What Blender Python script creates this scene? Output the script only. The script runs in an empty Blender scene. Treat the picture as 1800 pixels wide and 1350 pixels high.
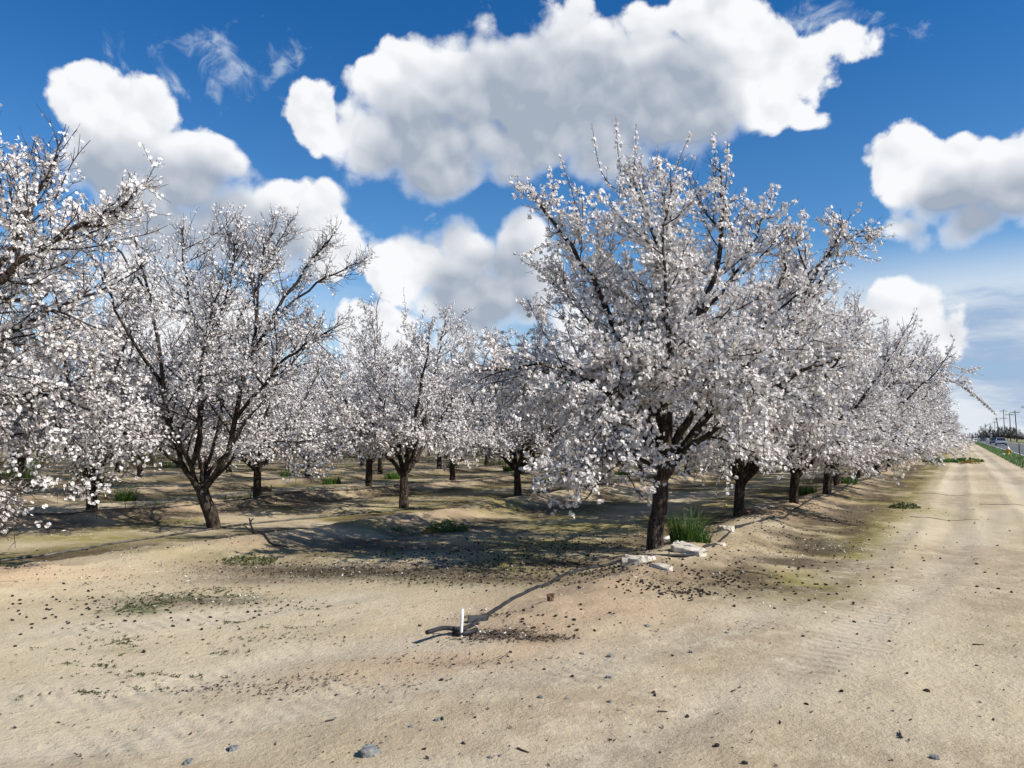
import bpy, bmesh, math, random
import numpy as np
from mathutils import Vector, Matrix

# ------------------------------------------------------------------ camera, world, sun, exposure
scene = bpy.context.scene
COL = scene.collection
F = 1360.0                      # focal length in photograph pixels (1800 wide)
CAMZ = 1.6
HORIZON = 768.0
PITCH = math.atan((HORIZON - 675.0) / F)
cam_data = bpy.data.cameras.new('camera')
cam_data.sensor_width = 36.0
cam_data.lens = 36.0 * F / 1800.0
cam_data.clip_start = 0.05
cam_data.clip_end = 12000.0
cam = bpy.data.objects.new('camera', cam_data)
COL.objects.link(cam)
cam.location = (0, 0, CAMZ)
cam.rotation_euler = (math.radians(90) + PITCH, 0, 0)
scene.camera = cam

SUN_EL = math.radians(39)
SUN_H = Vector((0.92, -0.40, 0)).normalized()          # horizontal direction towards the sun
TO_SUN = Vector((SUN_H.x * math.cos(SUN_EL), SUN_H.y * math.cos(SUN_EL), math.sin(SUN_EL)))
sl = bpy.data.lights.new('sun', 'SUN')
sl.energy = 5.0
sl.angle = math.radians(0.53)
sl.color = (1.0, 0.955, 0.88)
sun = bpy.data.objects.new('sun', sl)
COL.objects.link(sun)
sun.rotation_euler = TO_SUN.to_track_quat('Z', 'Y').to_euler()
sun.location = (20, -10, 30)

vs = scene.view_settings
vs.view_transform = 'Standard'
vs.look = 'None'
vs.exposure = 0.5
vs.gamma = 1.0
vs.use_curve_mapping = False
scene.cycles.use_denoising = True
scene.cycles.max_bounces = 6
scene.cycles.diffuse_bounces = 2
scene.cycles.transmission_bounces = 4
scene.cycles.transparent_max_bounces = 4
scene.cycles.use_adaptive_sampling = True
scene.cycles.adaptive_threshold = 0.015

CP, SP = math.cos(PITCH), math.sin(PITCH)
def px_dir(px, py):
    x = (px - 900.0) / F; y = -(py - 675.0) / F
    return np.array([x, CP - y * SP, SP + y * CP])      # unnormalised direction

world = bpy.data.worlds.new('World')
scene.world = world
world.use_nodes = True
world.cycles.sampling_method = 'MANUAL'
world.cycles.sample_map_resolution = 512
wt = world.node_tree
wt.nodes.clear()
def wn(t, **k):
    n = wt.nodes.new(t)
    for a, b in k.items(): setattr(n, a, b)
    return n
def wl(a, b): wt.links.new(a, b)
def wmath(op, a, b=None, c=None, clamp=False):
    n = wn('ShaderNodeMath', operation=op, use_clamp=clamp)
    for i, v in enumerate((a, b, c)):
        if v is None: continue
        if isinstance(v, (int, float)): n.inputs[i].default_value = v
        else: wl(v, n.inputs[i])
    return n.outputs[0]
def wvec(op, a, b=None, c=None):
    n = wn('ShaderNodeVectorMath', operation=op)
    for i, v in enumerate((a, b, c)):
        if v is None: continue
        if isinstance(v, tuple): n.inputs[i].default_value = v
        else: wl(v, n.inputs[i])
    return n
def wsmooth(v, a, b, lo=0.0, hi=1.0):
    n = wn('ShaderNodeMapRange', interpolation_type='SMOOTHSTEP')
    wl(v, n.inputs['Value'])
    for k, x in zip(('From Min', 'From Max', 'To Min', 'To Max'), (a, b, lo, hi)): n.inputs[k].default_value = x
    return n.outputs[0]
def wnoise(vec, scale, detail, rough, dist=0.0):
    n = wn('ShaderNodeTexNoise', noise_dimensions='3D')
    wl(vec, n.inputs['Vector'])
    n.inputs['Scale'].default_value = scale; n.inputs['Detail'].default_value = detail
    n.inputs['Roughness'].default_value = rough; n.inputs['Distortion'].default_value = dist
    return n.outputs['Fac']
def wmixc(f, a, b):
    n = wn('ShaderNodeMix', data_type='RGBA')
    if isinstance(f, float): n.inputs[0].default_value = f
    else: wl(f, n.inputs[0])
    for i, v in ((6, a), (7, b)):
        if isinstance(v, tuple): n.inputs[i].default_value = (*v, 1)
        else: wl(v, n.inputs[i])
    return n.outputs[2]

sky = wn('ShaderNodeTexSky', sky_type='NISHITA')
sky.sun_disc = False
sky.sun_elevation = SUN_EL
sky.sun_rotation = math.atan2(SUN_H.x, SUN_H.y)
sky.altitude = 100.0
sky.air_density = 1.0
sky.dust_density = 0.4
sky.ozone_density = 3.0
DIR = wn('ShaderNodeTexCoord').outputs['Generated']
SEP = wn('ShaderNodeSeparateXYZ'); wl(DIR, SEP.inputs[0])
FLAT = (1.0, 1.0, 1.12)
warp = wn('ShaderNodeTexNoise', noise_dimensions='3D')
wl(DIR, warp.inputs['Vector'])
warp.inputs['Scale'].default_value = 9.0; warp.inputs['Detail'].default_value = 3.0
w0 = wvec('SUBTRACT', warp.outputs['Color'], (0.5, 0.5, 0.5)).outputs[0]
PW = wvec('MULTIPLY_ADD', w0, (0.05, 0.05, 0.045), DIR).outputs[0]
PF = wvec('MULTIPLY', PW, FLAT).outputs[0]
def blob_chain(lst, p=None):
    acc = None
    for (px, py, r) in lst:
        d = px_dir(px, py); L = np.linalg.norm(d); d = d / L
        rr = r / F / L * 1.0
        c = tuple(float(v) for v in d * np.array(FLAT))
        dist = wvec('DISTANCE', p or PF, c).outputs['Value']
        f = wmath('MULTIPLY_ADD', dist, -1.0 / rr, 1.0)
        f = wmath('MULTIPLY', f, min(1.0, rr * 14))
        acc = f if acc is None else wmath('SMOOTH_MAX', acc, f, 0.16)
    return acc
CLOUDS = [(548, 215, 72), (645, 245, 90), (725, 170, 125), (760, 265, 110), (850, 160, 160), (930, 235, 130), (1000, 165, 175),
          (1130, 150, 170), (1235, 50, 85), (1255, 130, 155), (1355, 135, 115), (1425, 110, 82), (1487, 72, 62),
          (155, 185, 90), (245, 230, 120), (190, 300, 130), (330, 320, 125), (418, 305, 58), (400, 400, 120), (500, 400, 95),
          (553, 362, 66), (325, 265, 85), (465, 370, 80), (280, 400, 110), (1060, 245, 110), (1200, 200, 110), (560, 450, 75),
          (735, 465, 100), (830, 440, 90), (908, 445, 100), (925, 505, 85), (830, 530, 110),
          (1590, 300, 92), (1670, 315, 110), (1750, 290, 95), (1830, 330, 120), (1710, 385, 80), (1590, 408, 55),
          (1565, 560, 85), (1640, 610, 70), (1020, 590, 70), (300, 560, 160), (660, 600, 100)]
SHADES = [(760, 290, 140), (900, 245, 180), (1040, 230, 160), (1180, 205, 130), (320, 385, 130), (210, 320, 100), (460, 440, 90),
          (860, 510, 110), (1700, 390, 110), (1790, 375, 100)]
bl = blob_chain(CLOUDS)
def puffs(shift):
    v = wn('ShaderNodeTexVoronoi', feature='F1')
    wl(wvec('ADD', PW, shift).outputs[0], v.inputs['Vector'])
    for k_, x_ in (('Scale', 17.0), ('Detail', 1.0), ('Roughness', 0.5)): v.inputs[k_].default_value = x_
    return v.outputs['Distance']
pf1 = puffs((0.0, 0.0, 0.0)); pf2 = puffs((0.006, -0.002, 0.014))
n1 = wnoise(DIR, 10.0, 10.0, 0.58, 0.15)
n1c = wmath('SUBTRACT', n1, 0.5)
# cloud cover over the rest of the sky (outside the directions the photograph shows)
front = wvec('DOT_PRODUCT', DIR, (0.0, float(CP), float(SP))).outputs['Value']
away = wsmooth(front, 0.74, 0.60)
n_cov = wnoise(wvec('MULTIPLY', DIR, (1, 1, 1.6)).outputs[0], 2.6, 3.0, 0.5)
gen = wmath('MULTIPLY_ADD', n_cov, 2.6, -1.75)
gen = wmath('MULTIPLY', wmath('ADD', gen, 1.0), away)
gen = wmath('SUBTRACT', gen, 1.0)
field = wmath('MAXIMUM', wmath('MULTIPLY', bl, 1.0), gen)
dens = wmath('MULTIPLY_ADD', pf1, -0.44, wmath('MULTIPLY_ADD', n1c, 1.2, wmath('ADD', field, 0.235)))
# thin wisps
wisp = blob_chain([(395, 95, 50), (440, 140, 50), (495, 125, 34), (230, 93, 26), (300, 165, 34), (625, 455, 45),
                   (1420, 45, 70), (1600, 40, 30), (740, 320, 50)])
nw = wmath('SUBTRACT', wnoise(PW, 26.0, 7.0, 0.6, 0.6), 0.5)
wdens = wmath('MULTIPLY_ADD', nw, 2.6, wmath('MULTIPLY_ADD', wisp, 0.8, -0.02))
walpha = wsmooth(wdens, 0.0, 0.75, 0.0, 0.62)
# streaky layer low above the horizon, thicker towards the road end
st_v = wvec('MULTIPLY', PW, (2.6, 2.6, 15.0)).outputs[0]
n_st = wnoise(st_v, 1.0, 6.0, 0.6)
low = wsmooth(SEP.outputs['Z'], 0.24, 0.13)
side = wsmooth(SEP.outputs['X'], 0.10, 0.52, 0.42, 1.0)
st = wmath('MULTIPLY', wmath('MULTIPLY', low, side), wsmooth(n_st, 0.18, 0.42))
# cloud shading: relief from noise shifted towards the sun, plus thick grey bases
n2 = wnoise(wvec('ADD', DIR, (0.014, -0.004, 0.026)).outputs[0], 10.0, 5.0, 0.5, 0.15)
relief = wmath('SUBTRACT', n1, n2)
shade_f = wmath('MULTIPLY_ADD', n1c, 0.9, blob_chain(SHADES))
base_sh = wsmooth(shade_f, -0.30, 0.42)
base_sh = wmath('MULTIPLY', base_sh, wsmooth(dens, 0.02, 0.35))
soft = wmath('MULTIPLY_ADD', wsmooth(shade_f, -0.45, 0.25), 0.30, 0.13)
alpha_t = wmath('DIVIDE', wmath('ADD', dens, 0.03), soft, clamp=True)
alpha = wsmooth(alpha_t, 0.0, 1.0)
puff_sh = wmath('SUBTRACT', pf2, pf1)
shv = wmath('MULTIPLY_ADD', puff_sh, 0.6, wmath('MULTIPLY_ADD', relief, 1.0, wmath('MULTIPLY_ADD', base_sh, -0.88, 0.96)), clamp=True)
cl_col = wmixc(shv, (2.7, 3.1, 3.75), (6.7, 6.8, 6.95))
lo_col = wmixc(wsmooth(n_st, 0.36, 0.56), (2.5, 3.4, 4.8), (5.4, 5.8, 6.2))
tint = wn('ShaderNodeMix', data_type='RGBA', blend_type='MULTIPLY')
tint.inputs[0].default_value = 1.0
wl(sky.outputs[0], tint.inputs[6]); wl(wmixc(wsmooth(SEP.outputs['Z'], 0.10, 0.55), (0.52, 0.81, 0.975), (0.11, 0.52, 0.88)), tint.inputs[7])
c0 = wmixc(st, tint.outputs[2], lo_col)
c1 = wmixc(walpha, c0, (4.9, 5.5, 6.2))
c2 = wmixc(alpha, c1, cl_col)
bg = wn('ShaderNodeBackground'); bg.inputs['Strength'].default_value = 0.1
wl(c2, bg.inputs['Color'])
wo = wn('ShaderNodeOutputWorld'); wl(bg.outputs[0], wo.inputs['Surface'])

# ------------------------------------------------------------------ helpers
rng = np.random.default_rng(7)
TH = math.atan((1690.0 - 900.0) / F)                    # rows and road run 30 degrees right of the view
D_ = np.array([math.sin(TH), math.cos(TH)]); N_ = np.array([math.cos(TH), -math.sin(TH)])
def to_uv(x, y): return x * D_[0] + y * D_[1], x * N_[0] + y * N_[1]
def to_xy(u, v): return u * D_[0] + v * N_[0], u * D_[1] + v * N_[1]
ROW_V0, ROW_SP, TREE_SP, TREE_U0 = -3.16, 5.85, 4.2, 8.80
ROW_SHIFT = [0.0, -1.24, 0.4, -0.9, 0.9, -0.3, 1.2, -1.4, 0.3, 1.0, -0.6, 0.2, -1.1, 0.7]

_perm = np.random.default_rng(3).random((256, 256))
def vnoise(x, y):
    xi = np.floor(x).astype(int); yi = np.floor(y).astype(int)
    fx = x - xi; fy = y - yi
    fx = fx * fx * (3 - 2 * fx); fy = fy * fy * (3 - 2 * fy)
    a = _perm[xi & 255, yi & 255]; b = _perm[(xi + 1) & 255, yi & 255]
    c = _perm[xi & 255, (yi + 1) & 255]; d = _perm[(xi + 1) & 255, (yi + 1) & 255]
    return (a * (1 - fx) + b * fx) * (1 - fy) + (c * (1 - fx) + d * fx) * fy
def fbm(x, y, s, o=4, r=0.5):
    t = 0; a = 1.0; n = 0
    for i in range(o):
        t = t + a * vnoise(x * s + 17.3 * i, y * s + 9.1 * i); n += a; a *= r; s *= 2.03
    return t / n
def sstep(a, b, x):
    t = np.clip((x - a) / (b - a), 0, 1); return t * t * (3 - 2 * t)
def seg_dist(x, y, pts):
    best = np.full(np.shape(x), 1e9)
    for (x0, y0), (x1, y1) in zip(pts[:-1], pts[1:]):
        dx, dy = x1 - x0, y1 - y0
        t = np.clip(((x - x0) * dx + (y - y0) * dy) / (dx * dx + dy * dy + 1e-9), 0, 1)
        best = np.minimum(best, np.hypot(x - x0 - t * dx, y - y0 - t * dy))
    return best
def flat_gp(px, py, z=0.0):
    d = px_dir(px, py); t = (z - CAMZ) / d[2]
    return d[0] * t, d[1] * t
TRACKS = [[flat_gp(*p) for p in L] for L in (
    [(-100, 1235), (250, 1215), (520, 1150), (800, 1130)],
    [(-100, 1345), (300, 1290), (620, 1220), (1000, 1180), (1300, 1100), (1500, 1000), (1640, 900), (1676, 830)],
    [(700, 1420), (1200, 1270), (1500, 1120), (1690, 980), (1745, 900)],
    [(100, 1110), (420, 1080), (620, 1050)])]
def height(x, y):
    x = np.asarray(x, float); y = np.asarray(y, float)
    u, v = to_uv(x, y)
    k = np.clip(np.round((ROW_V0 - v) / ROW_SP), 0, 60)
    wob = 0.22 * (fbm(u + 31 * k, k * 3.7, 0.35, 2) - 0.5)
    dv = v - (ROW_V0 - k * ROW_SP) - wob
    u_end = np.where(k < 0.5, 5.0, -30.0)
    end = sstep(u_end - 0.4, u_end + 2.6, u)
    amp = (0.18 + 0.10 * (fbm(u, k * 5.0, 0.6, 2) - 0.5)) * end
    wid = np.where(dv > 0, 0.62, 0.5)
    h = amp * np.exp(-(dv / wid) ** 2)
    lump = fbm(x, y, 3.1, 3) - 0.5
    h = h + lump * 0.05 * (0.35 + np.exp(-(dv / 0.9) ** 2) * 1.5 * end)
    h = h + (fbm(x, y, 0.45, 3) - 0.5) * 0.07
    h = h + (fbm(x, y, 9.0, 3) - 0.5) * 0.018
    rdg = fbm(u * 0.45, v * 1.9, 1.3, 3); h = h + (rdg - 0.5) * 0.03 * sstep(-6.5, -4.0, v + 0.5 * np.clip(6 - u, 0, 6))
    for vr in (-0.25, 1.45):
        dr = v - vr - 0.25 * (fbm(u, vr + 5, 0.12, 2) - 0.5)
        h = h + sstep(9, 14, u) * (-0.03 * np.exp(-(dr / 0.22) ** 2) + 0.018 * np.exp(-((np.abs(dr) - 0.42) / 0.12) ** 2))
    for i, T in enumerate(TRACKS):
        d = seg_dist(x, y, T)
        h = h - 0.009 * np.exp(-(d / 0.17) ** 2) + 0.006 * np.exp(-((d - 0.30) / 0.11) ** 2) * fbm(x, y, 2.0, 2)
    return h
def gp(px, py, extra=0.0):
    z = 0.0
    for _ in range(6):
        x, y = flat_gp(px, py, z)
        z = float(height(x, y)) + extra
    return np.array([x, y, z])
def hz(x, y): return float(height(x, y))

def mesh_np(name, verts, faces_list, mats=None, mat_idx=None, attrs=None, smooth=False):
    """faces_list: list of int arrays (n,k)"""
    me = bpy.data.meshes.new(name)
    verts = np.asarray(verts, np.float32)
    me.vertices.add(len(verts)); me.vertices.foreach_set('co', verts.ravel())
    loops = np.concatenate([f.ravel() for f in faces_list]).astype(np.int32)
    cnt = np.concatenate([np.full(len(f), f.shape[1], np.int32) for f in faces_list])
    st_ = np.concatenate([[0], np.cumsum(cnt)[:-1]]).astype(np.int32)
    me.loops.add(len(loops)); me.loops.foreach_set('vertex_index', loops)
    me.polygons.add(len(cnt)); me.polygons.foreach_set('loop_start', st_); me.polygons.foreach_set('loop_total', cnt)
    if mat_idx is not None: me.polygons.foreach_set('material_index', np.asarray(mat_idx, np.int32))
    me.polygons.foreach_set('use_smooth', np.full(len(cnt), smooth))
    for m in (mats or []): me.materials.append(m)
    for an, av in (attrs or {}).items():
        av = np.asarray(av, np.float32)
        if av.ndim == 1:
            a = me.attributes.new(an, 'FLOAT', 'POINT'); a.data.foreach_set('value', av)
        else:
            a = me.attributes.new(an, 'FLOAT_COLOR', 'POINT')
            a.data.foreach_set('color', np.concatenate([av, np.ones((len(av), 4 - av.shape[1]), np.float32)], 1).ravel())
    me.update(calc_edges=True)
    me.validate()
    return me
def add_obj(name, me, parent=None, loc=None, rotz=0.0, scale=None, **props):
    o = bpy.data.objects.new(name, me)
    COL.objects.link(o)
    if parent: o.parent = parent
    if loc is not None: o.location = tuple(float(c) for c in loc)
    o.rotation_euler = (0, 0, rotz)
    if scale is not None: o.scale = scale if isinstance(scale, tuple) else (scale,) * 3
    for k, v in props.items(): o[k] = v
    return o
def bm_obj(name, bm, mat, parent=None, smooth=False, **kw):
    me = bpy.data.meshes.new(name)
    bm.to_mesh(me); bm.free()
    me.materials.append(mat)
    if smooth:
        for p in me.polygons: p.use_smooth = True
    return add_obj(name, me, parent, **kw)

class NT:
    def __init__(s, name):
        s.m = bpy.data.materials.new(name); s.m.use_nodes = True
        s.t = s.m.node_tree; s.t.nodes.clear()
        s.out = s.n('ShaderNodeOutputMaterial')
    def n(s, ty, **k):
        x = s.t.nodes.new(ty)
        for a, b in k.items(): setattr(x, a, b)
        return x
    def l(s, a, b): s.t.links.new(a, b)
    def set(s, sock, v):
        if isinstance(v, (int, float)): sock.default_value = v
        elif isinstance(v, tuple): sock.default_value = (*v, 1) if len(v) == 3 and sock.type == 'RGBA' else v
        else: s.l(v, sock)
    def noise(s, vec, scale, detail=4, rough=0.55, dist=0.0):
        x = s.n('ShaderNodeTexNoise'); s.l(vec, x.inputs['Vector'])
        for k, v in (('Scale', scale), ('Detail', detail), ('Roughness', rough), ('Distortion', dist)): x.inputs[k].default_value = v
        return x.outputs['Fac']
    def math(s, op, a, b=0.0, c=0.0, clamp=False):
        x = s.n('ShaderNodeMath', operation=op, use_clamp=clamp)
        for i, v in enumerate((a, b, c)): s.set(x.inputs[i], v)
        return x.outputs[0]
    def ss(s, v, a, b, lo=0.0, hi=1.0):
        x = s.n('ShaderNodeMapRange', interpolation_type='SMOOTHSTEP'); s.l(v, x.inputs['Value'])
        for k, q in zip(('From Min', 'From Max', 'To Min', 'To Max'), (a, b, lo, hi)): s.set(x.inputs[k], q)
        return x.outputs[0]
    def mix(s, f, a, b, mode='MIX'):
        x = s.n('ShaderNodeMix', data_type='RGBA', blend_type=mode)
        s.set(x.inputs[0], f); s.set(x.inputs[6], a); s.set(x.inputs[7], b)
        return x.outputs[2]
    def pos(s): return s.n('ShaderNodeNewGeometry').outputs['Position']
    def obj(s): return s.n('ShaderNodeTexCoord').outputs['Object']
    def scaled(s, vec, sc):
        x = s.n('ShaderNodeVectorMath', operation='MULTIPLY'); s.l(vec, x.inputs[0]); x.inputs[1].default_value = sc
        return x.outputs[0]
    def bump(s, h, strength=1.0, dist=0.01, normal=None):
        x = s.n('ShaderNodeBump'); x.inputs['Strength'].default_value = strength; x.inputs['Distance'].default_value = dist
        s.l(h, x.inputs['Height'])
        if normal: s.l(normal, x.inputs['Normal'])
        return x.outputs[0]
    def principled(s, col, rough=0.8, normal=None, metal=0.0, spec=0.3):
        x = s.n('ShaderNodeBsdfPrincipled')
        s.set(x.inputs['Base Color'], col); s.set(x.inputs['Roughness'], rough); x.inputs['Metallic'].default_value = metal
        x.inputs['Specular IOR Level'].default_value = spec
        if normal: s.l(normal, x.inputs['Normal'])
        s.l(x.outputs[0], s.out.inputs['Surface'])
        return s.m
def simple_mat(name, c0, c1, scale=8.0, rough=0.7, spec=0.3, metal=0.0, bump=0.0):
    t = NT(name); p = t.obj()
    n = t.noise(p, scale, 5)
    col = t.mix(t.ss(n, 0.3, 0.7), c0, c1)
    nm = t.bump(t.noise(p, scale * 4, 4), 0.6, bump) if bump else None
    return t.principled(col, rough, nm, metal, spec)

# ------------------------------------------------------------------ materials
def mat_ground():
    t = NT('orchard_soil'); p = t.pos()
    at = t.n('ShaderNodeAttribute', attribute_name='mask'); sp = t.n('ShaderNodeSeparateColor'); t.l(at.outputs['Color'], sp.inputs[0])
    at2 = t.n('ShaderNodeAttribute', attribute_name='mask2'); sp2 = t.n('ShaderNodeSeparateColor'); t.l(at2.outputs['Color'], sp2.inputs[0])
    moss, litter, red = sp.outputs
    track, green, damp = sp2.outputs
    nb = t.noise(p, 0.55, 5, 0.6); nm = t.noise(p, 4.0, 5, 0.6); nf = t.noise(p, 38.0, 4, 0.65); ng = t.noise(p, 130.0, 3, 0.75)
    col = t.mix(t.ss(nb, 0.32, 0.68), (0.390, 0.308, 0.196), (0.505, 0.420, 0.288))
    col = t.mix(t.ss(nm, 0.35, 0.75), col, (0.475, 0.394, 0.266))
    col = t.mix(t.math('MULTIPLY', red, 0.85), col, (0.43, 0.305, 0.192))
    col = t.mix(t.math('MULTIPLY', track, 0.8), col, (0.475, 0.405, 0.298))
    dampn = t.math('MULTIPLY', damp, t.ss(nm, 0.3, 0.6))
    col = t.mix(t.math('MULTIPLY', dampn, 0.7), col, (0.235, 0.165, 0.098))
    # grit
    col = t.mix(t.ss(nf, 0.56, 0.70, 0.0, 0.42), col, (0.25, 0.19, 0.13))
    vd = t.n('ShaderNodeTexVoronoi'); t.l(p, vd.inputs['Vector']); vd.inputs['Scale'].default_value = 21.0; vd.inputs['Randomness'].default_value = 1.0
    col = t.mix(t.math('MULTIPLY', t.ss(vd.outputs['Distance'], 0.20, 0.10), t.ss(nm, 0.45, 0.62, 0.0, 0.75)), col, (0.12, 0.088, 0.06))
    col = t.mix(t.ss(ng, 0.58, 0.74, 0.0, 0.45), col, (0.54, 0.475, 0.38))
    col = t.mix(t.ss(ng, 0.42, 0.28, 0.0, 0.5), col, (0.24, 0.185, 0.13))
    mo = t.math('MULTIPLY', moss, t.ss(t.math('ADD', nm, t.math('MULTIPLY', nf, 0.5)), 0.44, 0.82))
    mcol = t.mix(t.ss(nf, 0.35, 0.65), (0.125, 0.118, 0.026), (0.27, 0.225, 0.05))
    col = t.mix(t.math('MULTIPLY', mo, 0.95), col, mcol)
    gr = t.math('MULTIPLY', green, t.ss(t.math('ADD', nm, nf), 0.72, 1.15))
    col = t.mix(gr, col, (0.055, 0.085, 0.022))
    litter_shade = t.math('MULTIPLY', litter, t.ss(t.math('ADD', t.math('MULTIPLY', nf, 0.8), t.math('MULTIPLY', nm, 0.6)), 0.38, 0.68))
    col = t.mix(t.math('MULTIPLY', litter_shade, 0.9), col, (0.070, 0.050, 0.032))  # leaf litter, coloured darker to add shade under the trees
    n14 = t.noise(p, 13.0, 4, 0.6)
    h = t.math('ADD', t.math('ADD', t.math('MULTIPLY', nf, 0.7), t.math('MULTIPLY', ng, 0.34)), t.math('MULTIPLY', n14, 1.1))
    # tread marks pressed into the wheel tracks
    wv = t.n('ShaderNodeTexWave', wave_type='BANDS', bands_direction='DIAGONAL'); t.l(p, wv.inputs['Vector'])
    wv.inputs['Scale'].default_value = 3.6; wv.inputs['Distortion'].default_value = 2.5; wv.inputs['Detail'].default_value = 3.0
    h = t.math('ADD', h, t.math('MULTIPLY', t.math('MULTIPLY', wv.outputs['Fac'], track), t.ss(nb, 0.46, 0.60, 0.0, 0.75)))
    nrm = t.bump(h, 1.0, 0.016)
    return t.principled(col, 0.95, nrm, 0.0, 0.12)

def mat_bark(name, c0, c1, c2):
    t = NT(name); p = t.obj()
    st = t.scaled(p, (1.0, 1.0, 0.28))
    n = t.noise(st, 26.0, 6, 0.65, 0.6); n2 = t.noise(p, 5.0, 4, 0.6)
    col = t.mix(t.ss(n, 0.34, 0.66), c0, c1)
    col = t.mix(t.ss(n2, 0.55, 0.75, 0.0, 0.6), col, c2)
    vo = t.n('ShaderNodeTexVoronoi', feature='DISTANCE_TO_EDGE'); t.l(st, vo.inputs['Vector']); vo.inputs['Scale'].default_value = 22.0
    h = t.math('ADD', t.math('MULTIPLY', n, 0.7), t.ss(vo.outputs['Distance'], 0.0, 0.18, 0.0, 0.6))
    return t.principled(col, 0.92, t.bump(h, 1.0, 0.02), 0, 0.15)
def mat_twig(name, c0, c1):
    t = NT(name); p = t.obj()
    return t.principled(t.mix(t.ss(t.noise(p, 9.0, 3), 0.35, 0.65), c0, c1), 0.85, None, 0, 0.25)
def mat_petal(name, edge, throat):
    t = NT(name)
    at = t.n('ShaderNodeAttribute', attribute_name='petal').outputs['Fac']
    tn = t.n('ShaderNodeAttribute', attribute_name='tone').outputs['Fac']
    e = t.mix(tn, (edge[0] * 0.84, edge[1] * 0.785, edge[2] * 0.755), edge)
    c = t.mix(t.ss(at, -0.1, 0.36), throat, e)
    d = t.n('ShaderNodeBsdfDiffuse'); t.l(c, d.inputs['Color'])
    tr = t.n('ShaderNodeBsdfTranslucent'); t.l(c, tr.inputs['Color'])
    mx = t.n('ShaderNodeMixShader'); mx.inputs[0].default_value = 0.22
    t.l(d.outputs[0], mx.inputs[1]); t.l(tr.outputs[0], mx.inputs[2]); t.l(mx.outputs[0], t.out.inputs['Surface'])
    return t.m
def mat_leaf(name, c0, c1, trans=0.35):
    t = NT(name)
    tn = t.n('ShaderNodeAttribute', attribute_name='tone').outputs['Fac']
    c = t.mix(tn, c0, c1)
    d = t.n('ShaderNodeBsdfPrincipled'); t.l(c, d.inputs['Base Color']); d.inputs['Roughness'].default_value = 0.5
    d.inputs['Specular IOR Level'].default_value = 0.35
    tr = t.n('ShaderNodeBsdfTranslucent'); t.l(c, tr.inputs['Color'])
    mx = t.n('ShaderNodeMixShader'); mx.inputs[0].default_value = trans
    t.l(d.outputs[0], mx.inputs[1]); t.l(tr.outputs[0], mx.inputs[2]); t.l(mx.outputs[0], t.out.inputs['Surface'])
    return t.m

M_GROUND = mat_ground()
M_BARK = mat_bark('almond_bark', (0.020, 0.015, 0.012), (0.085, 0.064, 0.049), (0.15, 0.125, 0.10))
M_TWIG = mat_twig('almond_twig', (0.030, 0.021, 0.017), (0.085, 0.062, 0.052))
M_PETAL = mat_petal('almond_petal', (0.89, 0.865, 0.845), (0.46, 0.26, 0.22))
M_GRASS = mat_leaf('grass_blade', (0.028, 0.075, 0.012), (0.10, 0.19, 0.03))
M_WEED = mat_leaf('weed_leaf', (0.04, 0.065, 0.020), (0.125, 0.135, 0.045))
M_DRYLEAF = mat_leaf('dry_leaf', (0.020, 0.015, 0.012), (0.13, 0.095, 0.065), 0.1)
M_FALLEN = mat_leaf('fallen_petal', (0.60, 0.55, 0.53), (0.85, 0.82, 0.80), 0.2)
M_HULL = simple_mat('dry_hull', (0.012, 0.010, 0.009), (0.045, 0.034, 0.027), 60, 0.9, 0.15, bump=0.004)
M_HOSE = simple_mat('black_polyethylene', (0.012, 0.013, 0.015), (0.035, 0.035, 0.037), 12, 0.55, 0.2)
M_OLDHOSE = simple_mat('dusty_polyethylene', (0.025, 0.025, 0.026), (0.12, 0.108, 0.095), 7, 0.6, 0.4)
M_PVC = simple_mat('white_pvc', (0.68, 0.67, 0.66), (0.80, 0.80, 0.79), 20, 0.45, 0.5)
def mat_stone(name, c0, c1, c2):
    t = NT(name); p = t.obj()
    n = t.noise(p, 9, 6, 0.65); n2 = t.noise(p, 55, 5, 0.7)
    c = t.mix(t.ss(n, 0.35, 0.65), c0, c1); c = t.mix(t.ss(n2, 0.55, 0.72, 0, 0.7), c, c2)
    return t.principled(c, 0.9, t.bump(t.math('ADD', n, t.math('MULTIPLY', n2, 0.5)), 0.9, 0.018), 0, 0.2)
M_SLAB = mat_stone('concrete_rubble', (0.42, 0.37, 0.30), (0.54, 0.49, 0.41), (0.20, 0.175, 0.14))
M_GREYSTONE = mat_stone('blue_grey_stone', (0.14, 0.146, 0.148), (0.25, 0.248, 0.235), (0.35, 0.31, 0.26))
M_CLOD = mat_stone('brown_clod', (0.10, 0.062, 0.036), (0.20, 0.13, 0.08), (0.07, 0.045, 0.03))

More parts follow.
